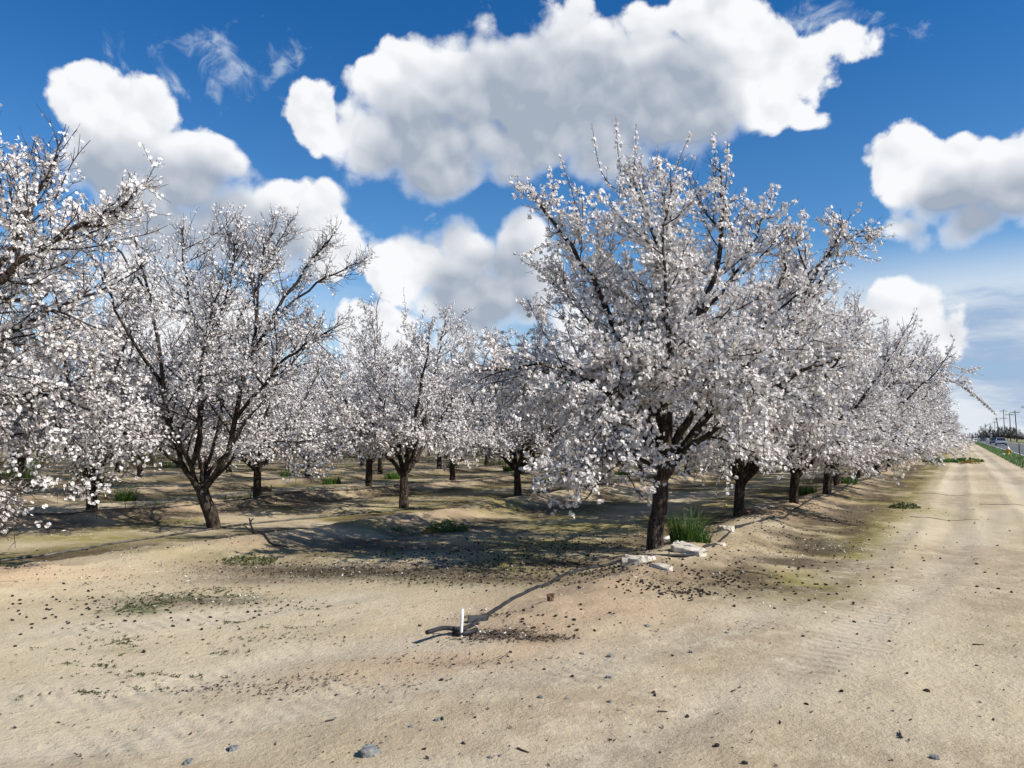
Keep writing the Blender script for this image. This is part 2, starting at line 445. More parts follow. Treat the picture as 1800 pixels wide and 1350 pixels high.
# ------------------------------------------------------------------ ground
def axis(lo, f0, f1, hi, step, g):
    mid = list(np.arange(f0, f1 + 1e-6, step))
    a = []; x = f1; s = step
    while x < hi: s *= g; x += s; a.append(x)
    b = []; x = f0; s = step
    while x > lo: s *= g; x -= s; b.append(x)
    return np.array(b[::-1] + mid + a)
def build_ground():
    us = axis(-900, 1.6, 15.0, 6000, 0.068, 1.06); vsn = axis(-5000, -9.4, 1.8, 5000, 0.068, 1.07)
    U, V = np.meshgrid(us, vsn, indexing='ij')
    X, Y = to_xy(U, V)
    Z = height(X, Y)
    far = np.hypot(X, Y)
    Z = Z * (1 - sstep(150, 400, far))
    Z = np.where((V > 2.4), Z * 0.3 - 0.02 + 0.0 * Z, Z)
    Z = np.where((V > 3.9) & (V < 12.2), -0.05, Z)
    nu, nv = U.shape
    idx = np.arange(nu * nv).reshape(nu, nv)
    fc = np.stack([idx[:-1, :-1], idx[:-1, 1:], idx[1:, 1:], idx[1:, :-1]], -1).reshape(-1, 4)[:, ::-1]
    x, y, u, v = X.ravel(), Y.ravel(), U.ravel(), V.ravel()
    k = np.clip(np.round((ROW_V0 - v) / ROW_SP), 0, 60)
    dv = v - (ROW_V0 - k * ROW_SP)
    inorch = sstep(-0.6, -1.4, v) * np.where(k < 0.5, sstep(6.5, 9.0, u - 0.25 * (v - ROW_V0)), sstep(-6, 4.5, u))
    inorch = np.where((k > 0.5) & (k < 1.5) & (dv > 0.2), inorch * sstep(6.2, 9.0, u), inorch)
    big = fbm(x, y, 0.5, 4); mid = fbm(x + 40, y, 1.6, 4)
    moss = inorch * np.exp(-((np.abs(dv) - 1.75) / 0.85) ** 2) * sstep(0.34, 0.54, big)
    moss = np.maximum(moss, np.exp(-((v + 1.45) / 0.5) ** 2) * sstep(9.5, 13, u) * sstep(0.38, 0.6, mid) * sstep(120, 40, u))
    litter = inorch * (np.exp(-((np.abs(dv) - 1.15) / 0.75) ** 2) * sstep(0.30, 0.55, mid) + 0.3 * sstep(0.46, 0.62, big))
    litter = np.minimum(1, litter); litter = np.maximum(litter, 0.8 * np.exp(-((v + 2.25) / 0.5) ** 2) * sstep(8, 11, u) * sstep(0.3, 0.6, mid))
    red = np.exp(-(dv / 0.75) ** 2) * sstep(0.3, 0.6, fbm(x, y + 20, 0.9, 3)) * np.where(v > -1, 0, 1)
    track = np.zeros_like(x)
    for T in TRACKS: track = np.maximum(track, np.exp(-(seg_dist(x, y, T) / 0.33) ** 2))
    track = np.maximum(track, np.exp(-((v + 0.2) / 0.45) ** 2) * sstep(14, 20, u))
    track = np.maximum(track, np.exp(-((v - 1.5) / 0.4) ** 2) * sstep(12, 20, u))
    green = sstep(2.45, 2.9, v) * sstep(60, 12, v - 0) * np.where(v < 4.2, 1, 0.75) * np.where((v > 3.9) & (v < 12), 0, 1)
    green = np.maximum(green, 0.8 * sstep(12.3, 13, v))
    damp = sstep(0.47, 0.62, fbm(x + 7, y * 1.0 + 3, 0.32, 4)) * sstep(-6.0, -1.0, v + 0.35 * (u < 8)) * 0.7
    def spot(arr, px, py, rx, ry, s):
        cx, cy = flat_gp(px, py, 0.1)
        g = np.exp(-(((x - cx) / rx) ** 2 + ((y - cy) / ry) ** 2))
        return np.maximum(arr, s * g)
    for a in ((960, 945, 1.6, 1.1, 1.0), (1010, 915, 1.8, 1.6, 1.0), (900, 890, 1.2, 1.2, 0.9), (1505, 940, 0.55, 0.7, 1.0), (1560, 880, 0.8, 3.0, 0.8),
              (180, 935, 2.6, 0.7, 0.9), (560, 925, 2.0, 0.5, 0.9), (600, 960, 1.2, 0.5, 0.7), (60, 975, 2.0, 0.35, 0.8), (700, 880, 1.8, 1.5, 0.5), (850, 1000, 1.0, .4, .5)):
        moss = spot(moss, *a)
    for a in ((700, 990, 2.0, 0.55, 1.0), (560, 985, 1.6, 0.5, 1.0), (880, 1000, 1.2, 0.45, 0.9), (450, 1000, 0.9, 0.35, 0.7), (650, 950, 2.0, 0.6, 0.9),  # litter spots under the crowns, strengthened to deepen the tree shadow
              (840, 920, 1.5, 1.0, 0.7), (870, 1095, 0.28, 0.16, 0.9), (960, 1105, 0.22, 0.1, 0.8), (820, 1140, 0.5, 0.12, 0.22), (1200, 1020, 0.55, 0.3, 0.6),
              (330, 1040, 0.7, 0.22, 0.6), (1030, 975, 0.9, 0.35, 0.8)):
        litter = spot(litter, *a)
    for a in ((245, 1055, 0.35, 0.22, 0.95), (330, 1035, 0.8, 0.2, 0.8), (400, 1030, 0.5, 0.18, 0.6), (220, 1120, 0.2, 0.08, 0.5), (430, 970, 0.5, 0.3, 0.7), (620, 990, 0.9, 0.2, 0.7)):
        green = spot(green, *a)
    for a in ((1040, 1060, 1.0, 0.7, 0.9), (1130, 1010, 0.9, 0.6, 0.9), (430, 960, 1.0, .5, .8)): red = spot(red, *a)
    for a in ((1500, 1040, 0.8, 0.5, 0.7), (1240, 1040, 0.8, 0.4, 0.6), (250, 1310, 0.8, 0.15, 0.8), (560, 1250, 1.0, 0.12, 0.6), (1390, 1130, .6, .3, .5)): damp = spot(damp, *a)
    me = mesh_np('ground', np.stack([x, y, Z.ravel()], 1), [fc], [M_GROUND],
                 attrs={'mask': np.stack([moss, litter, red], 1), 'mask2': np.stack([track, green, damp], 1)}, smooth=True)
    add_obj('ground', me, kind='structure')
build_ground()

# ------------------------------------------------------------------ asphalt road
def strip(name, mat, v0, v1, u0, u1, z, thick=0.0, **kw):
    bm = bmesh.new(); n = 60
    us = np.linspace(0, 1, n) ** 2 * (u1 - u0) + u0
    prev = None
    for u in us:
        q = [bm.verts.new((*to_xy(u, v0), z)), bm.verts.new((*to_xy(u, v1), z))]
        if thick: q += [bm.verts.new((*to_xy(u, v1), z - thick)), bm.verts.new((*to_xy(u, v0), z - thick))]
        if prev:
            m = len(q)
            for i in range(m if m > 2 else 1):
                j = (i + 1) % m
                bm.faces.new((prev[i], prev[j], q[j], q[i]))
        prev = q
    bmesh.ops.recalc_face_normals(bm, faces=bm.faces)
    return bm_obj(name, bm, mat, **kw)
def mat_asphalt():
    t = NT('worn_asphalt'); p = t.pos()
    c = t.mix(t.ss(t.noise(p, 0.7, 5), 0.3, 0.7), (0.075, 0.077, 0.082), (0.125, 0.126, 0.128))
    return t.principled(c, 0.8, t.bump(t.noise(p, 90, 3), 0.5, 0.006), 0, 0.3)
M_LINE = simple_mat('road_paint', (0.62, 0.62, 0.60), (0.78, 0.78, 0.76), 3, 0.6)
road = strip('road', mat_asphalt(), 4.25, 11.6, -60, 1500, 0.02, 0.10, kind='structure')
strip('edge_line', M_LINE, 4.42, 4.56, -60, 1400, 0.024, parent=road)
strip('edge_line', M_LINE, 11.2, 11.34, -60, 1400, 0.024, parent=road)
M_YEL = simple_mat('road_paint_yellow', (0.50, 0.33, 0.04), (0.60, 0.42, 0.07), 3, 0.6)
strip('centre_line', M_YEL, 7.82, 7.92, -60, 1400, 0.024, parent=road)

# ------------------------------------------------------------------ almond trees
def tubes(branches):
    """branches: list of (pts n x3, radii n, sides) -> verts, quads"""
    Vs, Fs = [], []; off = 0
    for pts, rad, k in branches:
        n = len(pts)
        tan = np.gradient(pts, axis=0); tan /= np.linalg.norm(tan, axis=1)[:, None] + 1e-9
        ref = np.array([0.31, 0.17, 0.93]) if abs(tan[0, 2]) < 0.8 else np.array([0.9, 0.3, 0.1])
        a = np.cross(tan, ref); a /= np.linalg.norm(a, axis=1)[:, None] + 1e-9
        b = np.cross(tan, a)
        ang = np.arange(k) * 2 * np.pi / k
        ring = a[:, None, :] * np.cos(ang)[None, :, None] + b[:, None, :] * np.sin(ang)[None, :, None]
        if rad.ndim == 2: v = pts[:, None, :] + ring * rad[:, :, None]
        else: v = pts[:, None, :] + ring * rad[:, None, None]
        Vs.append(v.reshape(-1, 3))
        i = np.arange((n - 1) * k).reshape(n - 1, k) + off
        j = np.roll(i, -1, 1)
        Fs.append(np.stack([i, j, j + k, i + k], -1).reshape(-1, 4))
        off += n * k
    return np.concatenate(Vs), np.concatenate(Fs)

def resample(pts, n):
    pts = np.asarray(pts, float)
    # Catmull-Rom through the points
    P = np.vstack([2 * pts[0] - pts[1], pts, 2 * pts[-1] - pts[-2]])
    ts = np.linspace(0, len(pts) - 1 - 1e-6, n); i = ts.astype(int); f = (ts - i)[:, None]
    p0, p1, p2, p3 = P[i], P[i + 1], P[i + 2], P[i + 3]
    return 0.5 * (2 * p1 + (p2 - p0) * f + (2 * p0 - 5 * p1 + 4 * p2 - p3) * f ** 2 + (3 * p1 - p0 - 3 * p2 + p3) * f ** 3)

class Tree:
    def __init__(s, seed, R=2.7, H=5.2, dense=1.0, droop=1.0, twig=1.0, zmin=0.8):
        s.zmin = zmin
        s.r = np.random.default_rng(seed)
        s.R, s.H, s.dense, s.droop, s.twig = R, H, dense, droop, twig
        s.big, s.small, s.flow = [], [], []          # tubes, tubes, flowering polylines
    def line(s, start, d, L, n, jit, up):
        r = s.r
        d = d / np.linalg.norm(d)
        j = np.cumsum(r.normal(0, jit, (n, 3)), 0)
        t = np.linspace(0, 1, n)[:, None]
        dirs = d + j + np.array([0, 0, 1.0]) * up * t
        dirs /= np.linalg.norm(dirs, axis=1)[:, None]
        P = np.vstack([start, start + np.cumsum(dirs * (L / n), 0)])
        zm = s.zmin + r.uniform(-0.35, 0.30); lo = zm + 0.35; z = P[:, 2]                     # drooping wood levels out above the ground
        P[:, 2] = np.where(z < lo, np.maximum(lo - (lo - z) * 0.45, zm - 0.1), z) if start[2] >= zm - 0.1 else z
        return P
    def side(s, tan, spread):
        r = s.r
        q = r.normal(0, 1, 3); q -= tan * q.dot(tan); q /= np.linalg.norm(q) + 1e-9
        return tan * math.cos(spread) + q * math.sin(spread)
    def clip(s, p):
        """True when a point is outside the crown envelope"""
        z = p[2] / s.H
        if z < 0.10: return True
        prof = np.interp(z, [0.1, 0.22, 0.42, 0.62, 0.82, 0.95, 1.1], [0.80, 0.95, 1.0, 0.93, 0.70, 0.42, 0.12])
        return math.hypot(p[0], p[1]) > s.R * prof * 1.05
    def trop(s, p):
        z = p[2] / s.H; rad = math.hypot(p[0], p[1]) / s.R
        return float(np.interp(z, [0.15, 0.4, 0.6, 0.9], [-0.55, -0.15, 0.30, 0.75])) * s.droop - 0.12 * rad
    def scaffold(s, pts, r0=0.06, r1=0.02, n=16):
        pts = resample(pts, n)
        pts[1:-1] += s.r.normal(0, 0.018, (n - 2, 3))
        s.big.append((pts, np.linspace(r0, r1, n) ** 1.0, 9))
        s.fill(pts, r1, 0.26); s.flow.append((pts[int(n * 0.5):], 0.7))
    def fill(s, pts, r_tip, start):
        r = s.r
        L = np.sum(np.linalg.norm(np.diff(pts, axis=0), axis=1)); n = len(pts)
        m = max(5, int(L * 5.2))
        for q in range(m):
            f = start + (1 - start) * (q + r.random()) / m
            i = min(n - 2, int(f * (n - 1)))
            p = pts[i]; tan = pts[i + 1] - pts[i]; tan /= np.linalg.norm(tan)
            sp = math.radians(r.uniform(30, 68)) if f < 0.9 else math.radians(r.uniform(8, 35))
            s.secondary(p, s.side(tan, sp), r.uniform(0.75, 1.35) * (1.1 - 0.35 * f), max(0.009, 0.022 * (1.15 - f)))
        tan = pts[-1] - pts[-2]
        s.secondary(pts[-1], tan, r.uniform(0.6, 1.0), r_tip * 0.95)
    def secondary(s, p, d, L, r0):
        r = s.r
        if s.clip(p + d / np.linalg.norm(d) * L * 0.6):
            L *= 0.55
            if s.clip(p + d / np.linalg.norm(d) * L): L *= 0.6
        n = 7
        pts = s.line(p, d, L, n, 0.09, s.trop(p))
        s.small.append((pts, np.linspace(r0, max(0.004, r0 * 0.4), n + 1), 5))
        s.flow.append((pts[2:], 0.75))
        m = max(4, int(L * 8.5))
        for q in range(m):
            f = 0.12 + 0.88 * (q + r.random()) / m
            i = min(n - 1, int(f * n))
            tan = pts[i + 1] - pts[i]; tan /= np.linalg.norm(tan)
            s.tertiary(pts[i] + tan * r.uniform(0, 0.05), s.side(tan, math.radians(r.uniform(25, 70)) if f < 0.93 else 0.2), r.uniform(0.28, 0.68) * (1.15 - 0.4 * f))
    def tertiary(s, p, d, L):
        r = s.r
        if s.clip(p + d * L): L *= 0.6
        n = 4
        pts = s.line(p, d, L, n, 0.11, s.trop(p) * 0.9)
        s.small.append((pts, np.linspace(0.0060, 0.0028, n + 1), 3))
        s.flow.append((pts, 1.0))
        m = int(L * 6.0 * s.twig + r.random())
        for q in range(m):
            f = 0.15 + 0.85 * r.random(); i = min(n - 1, int(f * n))
            tan = pts[i + 1] - pts[i]; tan /= np.linalg.norm(tan)
            l2 = r.uniform(0.08, 0.26)
            pp = s.line(pts[i], s.side(tan, math.radians(r.uniform(30, 75))), l2, 2, 0.14, s.trop(p) * 0.7)
            s.small.append((pp, np.linspace(0.0036, 0.002, 3), 3))
            s.flow.append((pp, 1.1))
    def whip(s, pts, r0=0.008):
        pts = resample(pts, 9)
        s.small.append((pts, np.linspace(r0, 0.003, 9), 4)); s.flow.append((pts, 2.6))
        for q in range(5):
            i = s.r.integers(1, 7); tan = pts[i + 1] - pts[i]; tan /= np.linalg.norm(tan)
            pp = s.line(pts[i], s.side(tan, 0.6), s.r.uniform(0.08, 0.22), 3, 0.1, 0.3)
            s.small.append((pp, np.linspace(0.004, 0.002, 4), 3)); s.flow.append((pp, 1.3))
    def trunk(s, pts, r0=0.112, r1=0.09):
        pts = resample(pts, 16); n = len(pts); k = 18
        base = np.linspace(r0, r1, n); base[:4] *= np.array([1.28, 1.13, 1.05, 1.01])
        ang = np.arange(k) * 2 * np.pi / k; ph = s.r.uniform(0, 6, 4)
        z = np.linspace(0, 1, n)[:, None]
        rad = base[:, None] * (1 + 0.10 * np.sin(3 * ang + ph[0] + z * 2) + 0.06 * np.sin(5 * ang + ph[1] - z * 3) + s.r.normal(0, 0.025, (n, k)))
        s.big.append((pts, rad, k))
    def generic(s, fork=0.8, count=6, lean=(0, 0), bias=None):
        r = s.r
        top = np.array([lean[0], lean[1], fork])
        s.trunk([(0, 0, -0.15), (0.02, 0, 0.2), (lean[0] * 0.5, lean[1] * 0.5, fork * 0.6), tuple(top)])
        a0 = r.uniform(0, 6.28)
        for i in range(count):
            a = a0 + i * 2 * math.pi / count + r.normal(0, 0.2)
            inner = (i % 3 == 2)
            rr = s.R * (0.34 if inner else r.uniform(0.60, 0.78)); zt = s.H * (r.uniform(0.80, 0.90) if inner else r.uniform(0.50, 0.74))
            e = np.array([math.cos(a) * rr, math.sin(a) * rr, zt]) + top * 0.3
            b = top + np.array([math.cos(a), math.sin(a), 0]) * 0.03 - np.array([0, 0, r.uniform(0.02, 0.12)])
            m1 = b + (e - b) * 0.3 + np.array([math.cos(a), math.sin(a), 0]) * 0.10 + r.normal(0, 0.06, 3)
            m2 = b + (e - b) * 0.65 + np.array([math.cos(a), math.sin(a), 0.3]) * 0.10 + r.normal(0, 0.08, 3)
            s.scaffold([b, m1, m2, e], r.uniform(0.046, 0.062), 0.016)
        for i in range(count + 1):                       # low side limbs that bend down
            a = a0 + 0.5 + i * 2 * math.pi / (count + 1) + r.normal(0, 0.25)
            rr = s.R * r.uniform(0.70, 0.88)
            o = np.array([math.cos(a), math.sin(a), 0])
            b = top + o * 0.12 + np.array([0, 0, r.uniform(0.1, 0.6)])
            s.scaffold([b, b + o * rr * 0.35 + (0, 0, 0.45), b + o * rr * 0.7 + (0, 0, 0.55), b + o * (rr - 0.12) + (0, 0, r.uniform(0.1, 0.45))], 0.036, 0.013, 12)
        for i in range(int(7 * s.R / 2.7)):
            a = r.uniform(0, 6.28); rr = r.uniform(0, s.R * 0.5); z0 = s.H * (0.93 - 0.3 * rr / s.R)
            b = np.array([math.cos(a) * rr, math.sin(a) * rr, z0 - 0.5])
            l = r.uniform(0.6, 1.05); t = b + np.array([math.cos(a) * 0.15, math.sin(a) * 0.15, l]) + r.normal(0, 0.05, 3)
            s.whip([b, (b + t) / 2 + r.normal(0, 0.04, 3), t])
    # ---- meshes
    def flowers(s, size=0.021, lod=0, keep=1.0):
        r = s.r
        P, T = [], []
        for pts, w in s.flow:
            seg = np.diff(pts, axis=0); L = np.linalg.norm(seg, axis=1); tot = L.sum()
            n = int(tot * 36 * s.dense * w * keep + r.random())
            if n < 1: continue
            f = r.random(n) * 0.97; nd = max(1, int(tot / 0.085)); f = (np.floor(f * nd) + r.random()) / nd + r.normal(0, 0.011 / max(tot, 0.05), n)   # spurs: clumped
            f = np.clip(f, 0, 0.985)
            cs = np.concatenate([[0], np.cumsum(L)]) / tot
            i = np.clip(np.searchsorted(cs, f, side='right') - 1, 0, len(L) - 1)
            g = (f - cs[i]) / (L[i] / tot + 1e-9)
            P.append(pts[i] + seg[i] * g[:, None]); T.append(seg[i] / (L[i][:, None] + 1e-9))
        P = np.concatenate(P); T = np.concatenate(T); n = len(P)
        # patchy bloom
        ph = r.uniform(0, 50, 2)
        bloom = fbm(P[:, 0] + ph[0] + P[:, 2] * 0.7, P[:, 1] + ph[1] + P[:, 2] * 0.5, 2.6, 2)
        k = r.random(n) < np.clip(0.60 + 3.6 * (bloom - 0.46), 0.12, 1.0)
        P, T = P[k], T[k]; n = len(P)
        q = r.normal(0, 1, (n, 3)); q -= T * np.sum(q * T, 1)[:, None]; q /= np.linalg.norm(q, axis=1)[:, None] + 1e-9
        nrm = q + r.normal(0, 0.45, (n, 3)) + np.array([0, 0, 0.18]); nrm /= np.linalg.norm(nrm, axis=1)[:, None]
        sc = size * r.uniform(0.72, 1.18, n)
        C = P + q * (r.uniform(0.008, 0.034, n))[:, None] + r.normal(0, 0.006, (n, 3))
        ref = r.normal(0, 1, (n, 3)); a = np.cross(nrm, ref); a /= np.linalg.norm(a, axis=1)[:, None] + 1e-9; b = np.cross(nrm, a)
        tv, tf, pv = [], [], []
        if lod == 0:
            tv.append((0, 0, 0)); pv.append(0.0)
            for p in range(5):
                t = p * 2 * math.pi / 5
                for (rr, da, z, w) in ((0.62, -0.50, 0.20, 0.6), (1.0, 0.0, 0.34, 1.0), (0.62, 0.50, 0.20, 0.6)):
                    tv.append((rr * math.cos(t + da), rr * math.sin(t + da), z)); pv.append(w)
                o = 1 + 3 * p
                tf += [(0, o, o + 1), (0, o + 1, o + 2)]
        elif lod == 1:
            tv.append((0, 0, -0.05)); pv.append(0.0)
            for p in range(5):
                t = p * 2 * math.pi / 5
                tv += [(1.0 * math.cos(t - 0.47), 1.0 * math.sin(t - 0.47), 0.28), (1.0 * math.cos(t + 0.47), 1.0 * math.sin(t + 0.47), 0.28)]; pv += [1.0, 1.0]
                o = 1 + 2 * p; tf.append((0, o, o + 1))
        else:
            tv += [(-1, -0.7, 0.25), (1, -0.7, 0.25), (0.9, 0.8, 0.3), (-0.8, 0.8, 0.2), (0, 0, -0.1)]; pv += [1, 1, 1, 1, 0.4]
            tf += [(4, 0, 1), (4, 1, 2), (4, 2, 3)]
        tv = np.array(tv, float); tf = np.array(tf); K = len(tv)
        V = C[:, None, :] + sc[:, None, None] * (a[:, None, :] * tv[None, :, 0, None] + b[:, None, :] * tv[None, :, 1, None] + nrm[:, None, :] * tv[None, :, 2, None])
        Fc = (tf[None] + (np.arange(n) * K)[:, None, None]).reshape(-1, 3)
        tone = np.repeat(r.random(n) ** 0.6, K)
        return mesh_np('blossom', V.reshape(-1, 3), [Fc], [M_PETAL], attrs={'petal': np.tile(np.array(pv), n), 'tone': tone})
    def meshes(s, size=0.021, lod=0, keep=1.0):
        v, f = tubes(s.big); t = mesh_np('trunk', v, [f], [M_BARK], smooth=True)
        v, f = tubes(s.small); b = mesh_np('branchwork', v, [f], [M_TWIG], smooth=True)
        return t, b, s.flowers(size, lod, keep)

def place_tree(meshes, loc, rotz, sc, label, group=None):
    e = add_obj('almond_tree', None, loc=loc, rotz=rotz, scale=sc, label=label, category='tree')
    e.empty_display_size = 0.3
    if group: e['group'] = group
    add_obj('trunk', meshes[0], e)
    add_obj('branchwork', meshes[1], e, kind='stuff')
    add_obj('blossom', meshes[2], e, kind='stuff')
    return e

def px_local(base_px, base_py, s):
    """photograph pixels -> tree-local metres at the tree's own distance; third value is depth offset"""
    return lambda *L: [((p[0] - base_px) / s, p[2] if len(p) > 2 else 0.0, (base_py - p[1]) / s) for p in L]
def row_xy(row, i):
    return to_xy(TREE_U0 + ROW_SHIFT[row] + i * TREE_SP, ROW_V0 - row * ROW_SP)
def on_ground(x, y, dz=-0.04): return (x, y, hz(x, y) + dz)

# --- the big tree at the end of the roadside row
b0 = gp(1150, 966)
q = px_local(1150, 968, F / b0[1])
T1 = Tree(11, R=2.75, H=4.95, dense=1.85, zmin=0.78)
T1.trunk(q((1150, 990), (1152, 930), (1160, 890), (1163, 838)), 0.117, 0.092)
T1.scaffold(q((1163, 850), (1172, 770, -.05), (1138, 700, -.2), (1090, 610, -.35), (1050, 520, -.4), (1000, 440, -.4), (950, 372, -.45)), 0.075, 0.018, 18)
T1.scaffold(q((1168, 790, 0), (1178, 690, 0), (1170, 600, .05), (1168, 520, .1), (1160, 420, .1), (1130, 330, .1)), 0.07, 0.02)
T1.scaffold(q((1178, 700, 0), (1205, 630, -.1), (1232, 550, -.2), (1262, 470, -.2), (1272, 380, -.2), (1270, 320, -.2)), 0.055, 0.02)
T1.scaffold(q((1165, 845), (1215, 765, -.1), (1265, 700, -.2), (1318, 635, -.3), (1375, 580, -.3), (1420, 520, -.3)), 0.07, 0.02)
T1.scaffold(q((1170, 830), (1230, 770, -.3), (1310, 705, -.6), (1385, 660, -.7), (1440, 640, -.8)), 0.05, 0.015)
T1.scaffold(q((1165, 815), (1110, 740, -.3), (1040, 680, -.6), (960, 650, -.8), (890, 660, -.9)), 0.05, 0.015)
T1.scaffold(q((1165, 825), (1120, 760, -.5), (1085, 700, -.9), (1060, 700, -1.2), (1040, 750, -1.4)), 0.04, 0.012)
T1.scaffold(q((1168, 820), (1200, 740, -.6), (1220, 660, -1.0), (1245, 640, -1.3), (1265, 690, -1.5)), 0.04, 0.012)
T1.scaffold(q((1165, 800), (1160, 690, -.6), (1150, 590, -1.1), (1140, 480, -1.3), (1150, 400, -1.3)), 0.034, 0.013)
T1.scaffold(q((1165, 800), (1110, 650, .5), (1040, 520, 1.0), (990, 470, 1.2)), 0.034, 0.013)
T1.scaffold(q((1165, 800), (1190, 650, .8), (1230, 500, 1.4), (1260, 420, 1.6)), 0.034, 0.013)
T1.scaffold(q((1168, 810), (1260, 680, .6), (1350, 560, 1.2), (1400, 500, 1.4)), 0.034, 0.013)
T1.scaffold(q((1166, 800), (1060, 690, .6), (970, 640, 1.2), (900, 640, 1.6)), 0.032, 0.012)
T1.scaffold(q((1168, 820), (1180, 720, 1.0), (1170, 660, 1.9), (1160, 680, 2.4)), 0.032, 0.012)
T1.scaffold(q((1168, 810), (1290, 740, .9), (1380, 700, 1.6), (1420, 720, 1.9)), 0.032, 0.012)
T1.scaffold(q((1385, 560, -.3), (1430, 480, -.4), (1465, 430, -.4), (1500, 425, -.4)), 0.02, 0.008, 10)
T1.scaffold(q((1165, 830), (1090, 790, -.5), (1050, 800, -.9), (1020, 850, -1.0)), 0.032, 0.010, 12)
T1.scaffold(q((1232, 560, -.2), (1290, 490, -.1), (1335, 420, 0), (1355, 375, 0)), 0.03, 0.011, 12)
T1.scaffold(q((1318, 635, -.3), (1360, 540, 0), (1395, 460, .1), (1400, 420, .1)), 0.028, 0.010, 12)
for L in (((1108, 340, .1), (1065, 290, .1), (1048, 200, .1)), ((1110, 340, .1), (1097, 270, .1), (1092, 186, .1)), ((1112, 330, .1), (1124, 290, .1), (1129, 200, .1)),
          ((1190, 400, 0), (1195, 300, 0), (1227, 218, 0)), ((1180, 380, 0), (1170, 310, 0), (1165, 245, 0)), ((1255, 400, -.2), (1262, 310, -.2), (1258, 232, -.2)),
          ((1270, 380, -.2), (1280, 320, -.2), (1284, 245, -.2)), ((1000, 440, -.4), (985, 390, -.4), (965, 300, -.4)), ((1020, 440, -.4), (1010, 360, -.4), (985, 282, -.4)),
          ((960, 380, -.4), (940, 350, -.4), (915, 325, -.4)), ((1000, 445, -.4), (965, 440, -.5), (920, 468, -.6)),
          ((1440, 455, -.4), (1480, 415, -.4), (1536, 424, -.4)), ((1410, 490, -.4), (1460, 455, -.4), (1536, 468, -.4)), ((1300, 400, .3), (1330, 350, .3), (1375, 345, .3)),
          ((1350, 420, .3), (1390, 385, .3), (1415, 385, .3))):
    T1.whip(q(*L), 0.010)
place_tree(T1.meshes(0.0232, 1), (b0[0], b0[1], b0[2] - 0.03), 0, 1.0,
           'big white almond tree at the row end with stone slabs at its trunk')

# --- the leaning, sparser tree in the second row
bA = gp(378, 930)
q = px_local(378, 930, F / bA[1])
TA = Tree(23, R=2.6, H=4.95, dense=0.66, twig=1.6, zmin=0.95)
TA.trunk(q((380, 950), (372, 910), (360, 880), (350, 852)), 0.116, 0.10)
TA.scaffold(q((350, 862), (330, 830, -.1), (312, 780, -.2), (300, 700, -.3), (290, 620, -.4), (265, 520, -.4), (245, 440, -.4)), 0.056, 0.018, 18)
TA.scaffold(q((345, 850), (310, 790, .2), (250, 735, .3), (185, 700, .4), (120, 670, .5)), 0.042, 0.014)
TA.scaffold(q((335, 830), (342, 720, .2), (345, 620, .2), (375, 540, .2), (388, 470, .2), (392, 435, .2)), 0.042, 0.016, 18)
TA.scaffold(q((358, 858), (398, 800, -.1), (418, 720, -.2), (440, 640, -.3), (490, 550, -.4), (540, 470, -.4), (575, 430, -.4)), 0.056, 0.016, 18)
TA.scaffold(q((360, 850), (430, 800, -.3), (500, 775, -.5), (560, 775, -.6)), 0.03, 0.010, 12)
TA.scaffold(q((415, 740, -.2), (480, 670, -.5), (540, 620, -.8), (600, 590, -1.0)), 0.035, 0.012, 12)
TA.scaffold(q((340, 840), (330, 760, -.6), (300, 720, -1.2), (270, 740, -1.7)), 0.04, 0.012, 12)
TA.scaffold(q((352, 850), (370, 720, -.6), (400, 600, -1.2), (430, 520, -1.4)), 0.034, 0.013)
TA.scaffold(q((352, 850), (360, 720, .7), (330, 600, 1.3), (300, 520, 1.6)), 0.034, 0.013)
TA.scaffold(q((352, 850), (420, 720, .7), (470, 620, 1.4), (500, 560, 1.7)), 0.034, 0.013)
TA.scaffold(q((345, 845), (270, 770, -.4), (210, 770, -.7), (160, 800, -.9)), 0.03, 0.010, 12)
TA.scaffold(q((300, 690, -.3), (240, 600, -.4), (200, 520, -.4), (175, 470, -.4)), 0.032, 0.011, 12)
TA.scaffold(q((345, 620, .2), (315, 530, .2), (300, 450, .2), (300, 410, .2)), 0.03, 0.010, 12)
TA.scaffold(q((440, 640, -.3), (450, 540, -.2), (455, 460, -.2), (470, 410, -.2)), 0.03, 0.010, 12)
TA.scaffold(q((400, 560, .2), (440, 480, .3), (465, 420, .3), (480, 395, .3)), 0.022, 0.009, 10)
TA.scaffold(q((265, 520, -.4), (215, 450, -.4), (190, 420, -.4), (180, 400, -.4)), 0.022, 0.009, 10)
TA.scaffold(q((500, 550, -.4), (560, 500, -.4), (600, 480, -.4), (620, 470, -.4)), 0.022, 0.009, 10)
for L in (((390, 440, .2), (392, 390, .2), (410, 345, .2)), ((300, 440, .2), (310, 390, .2), (325, 350, .2)), ((540, 470, -.4), (560, 440, -.4), (588, 402, -.4)), ((470, 460, -.2), (500, 420, -.2), (515, 390, -.2))):
    TA.whip(q(*L), 0.007)
place_tree(TA.meshes(0.0215, 1), (bA[0], bA[1], bA[2] - 0.03), 0, 1.0, 'sparser twiggy almond tree with a leaning trunk, beside the hose with the stub')

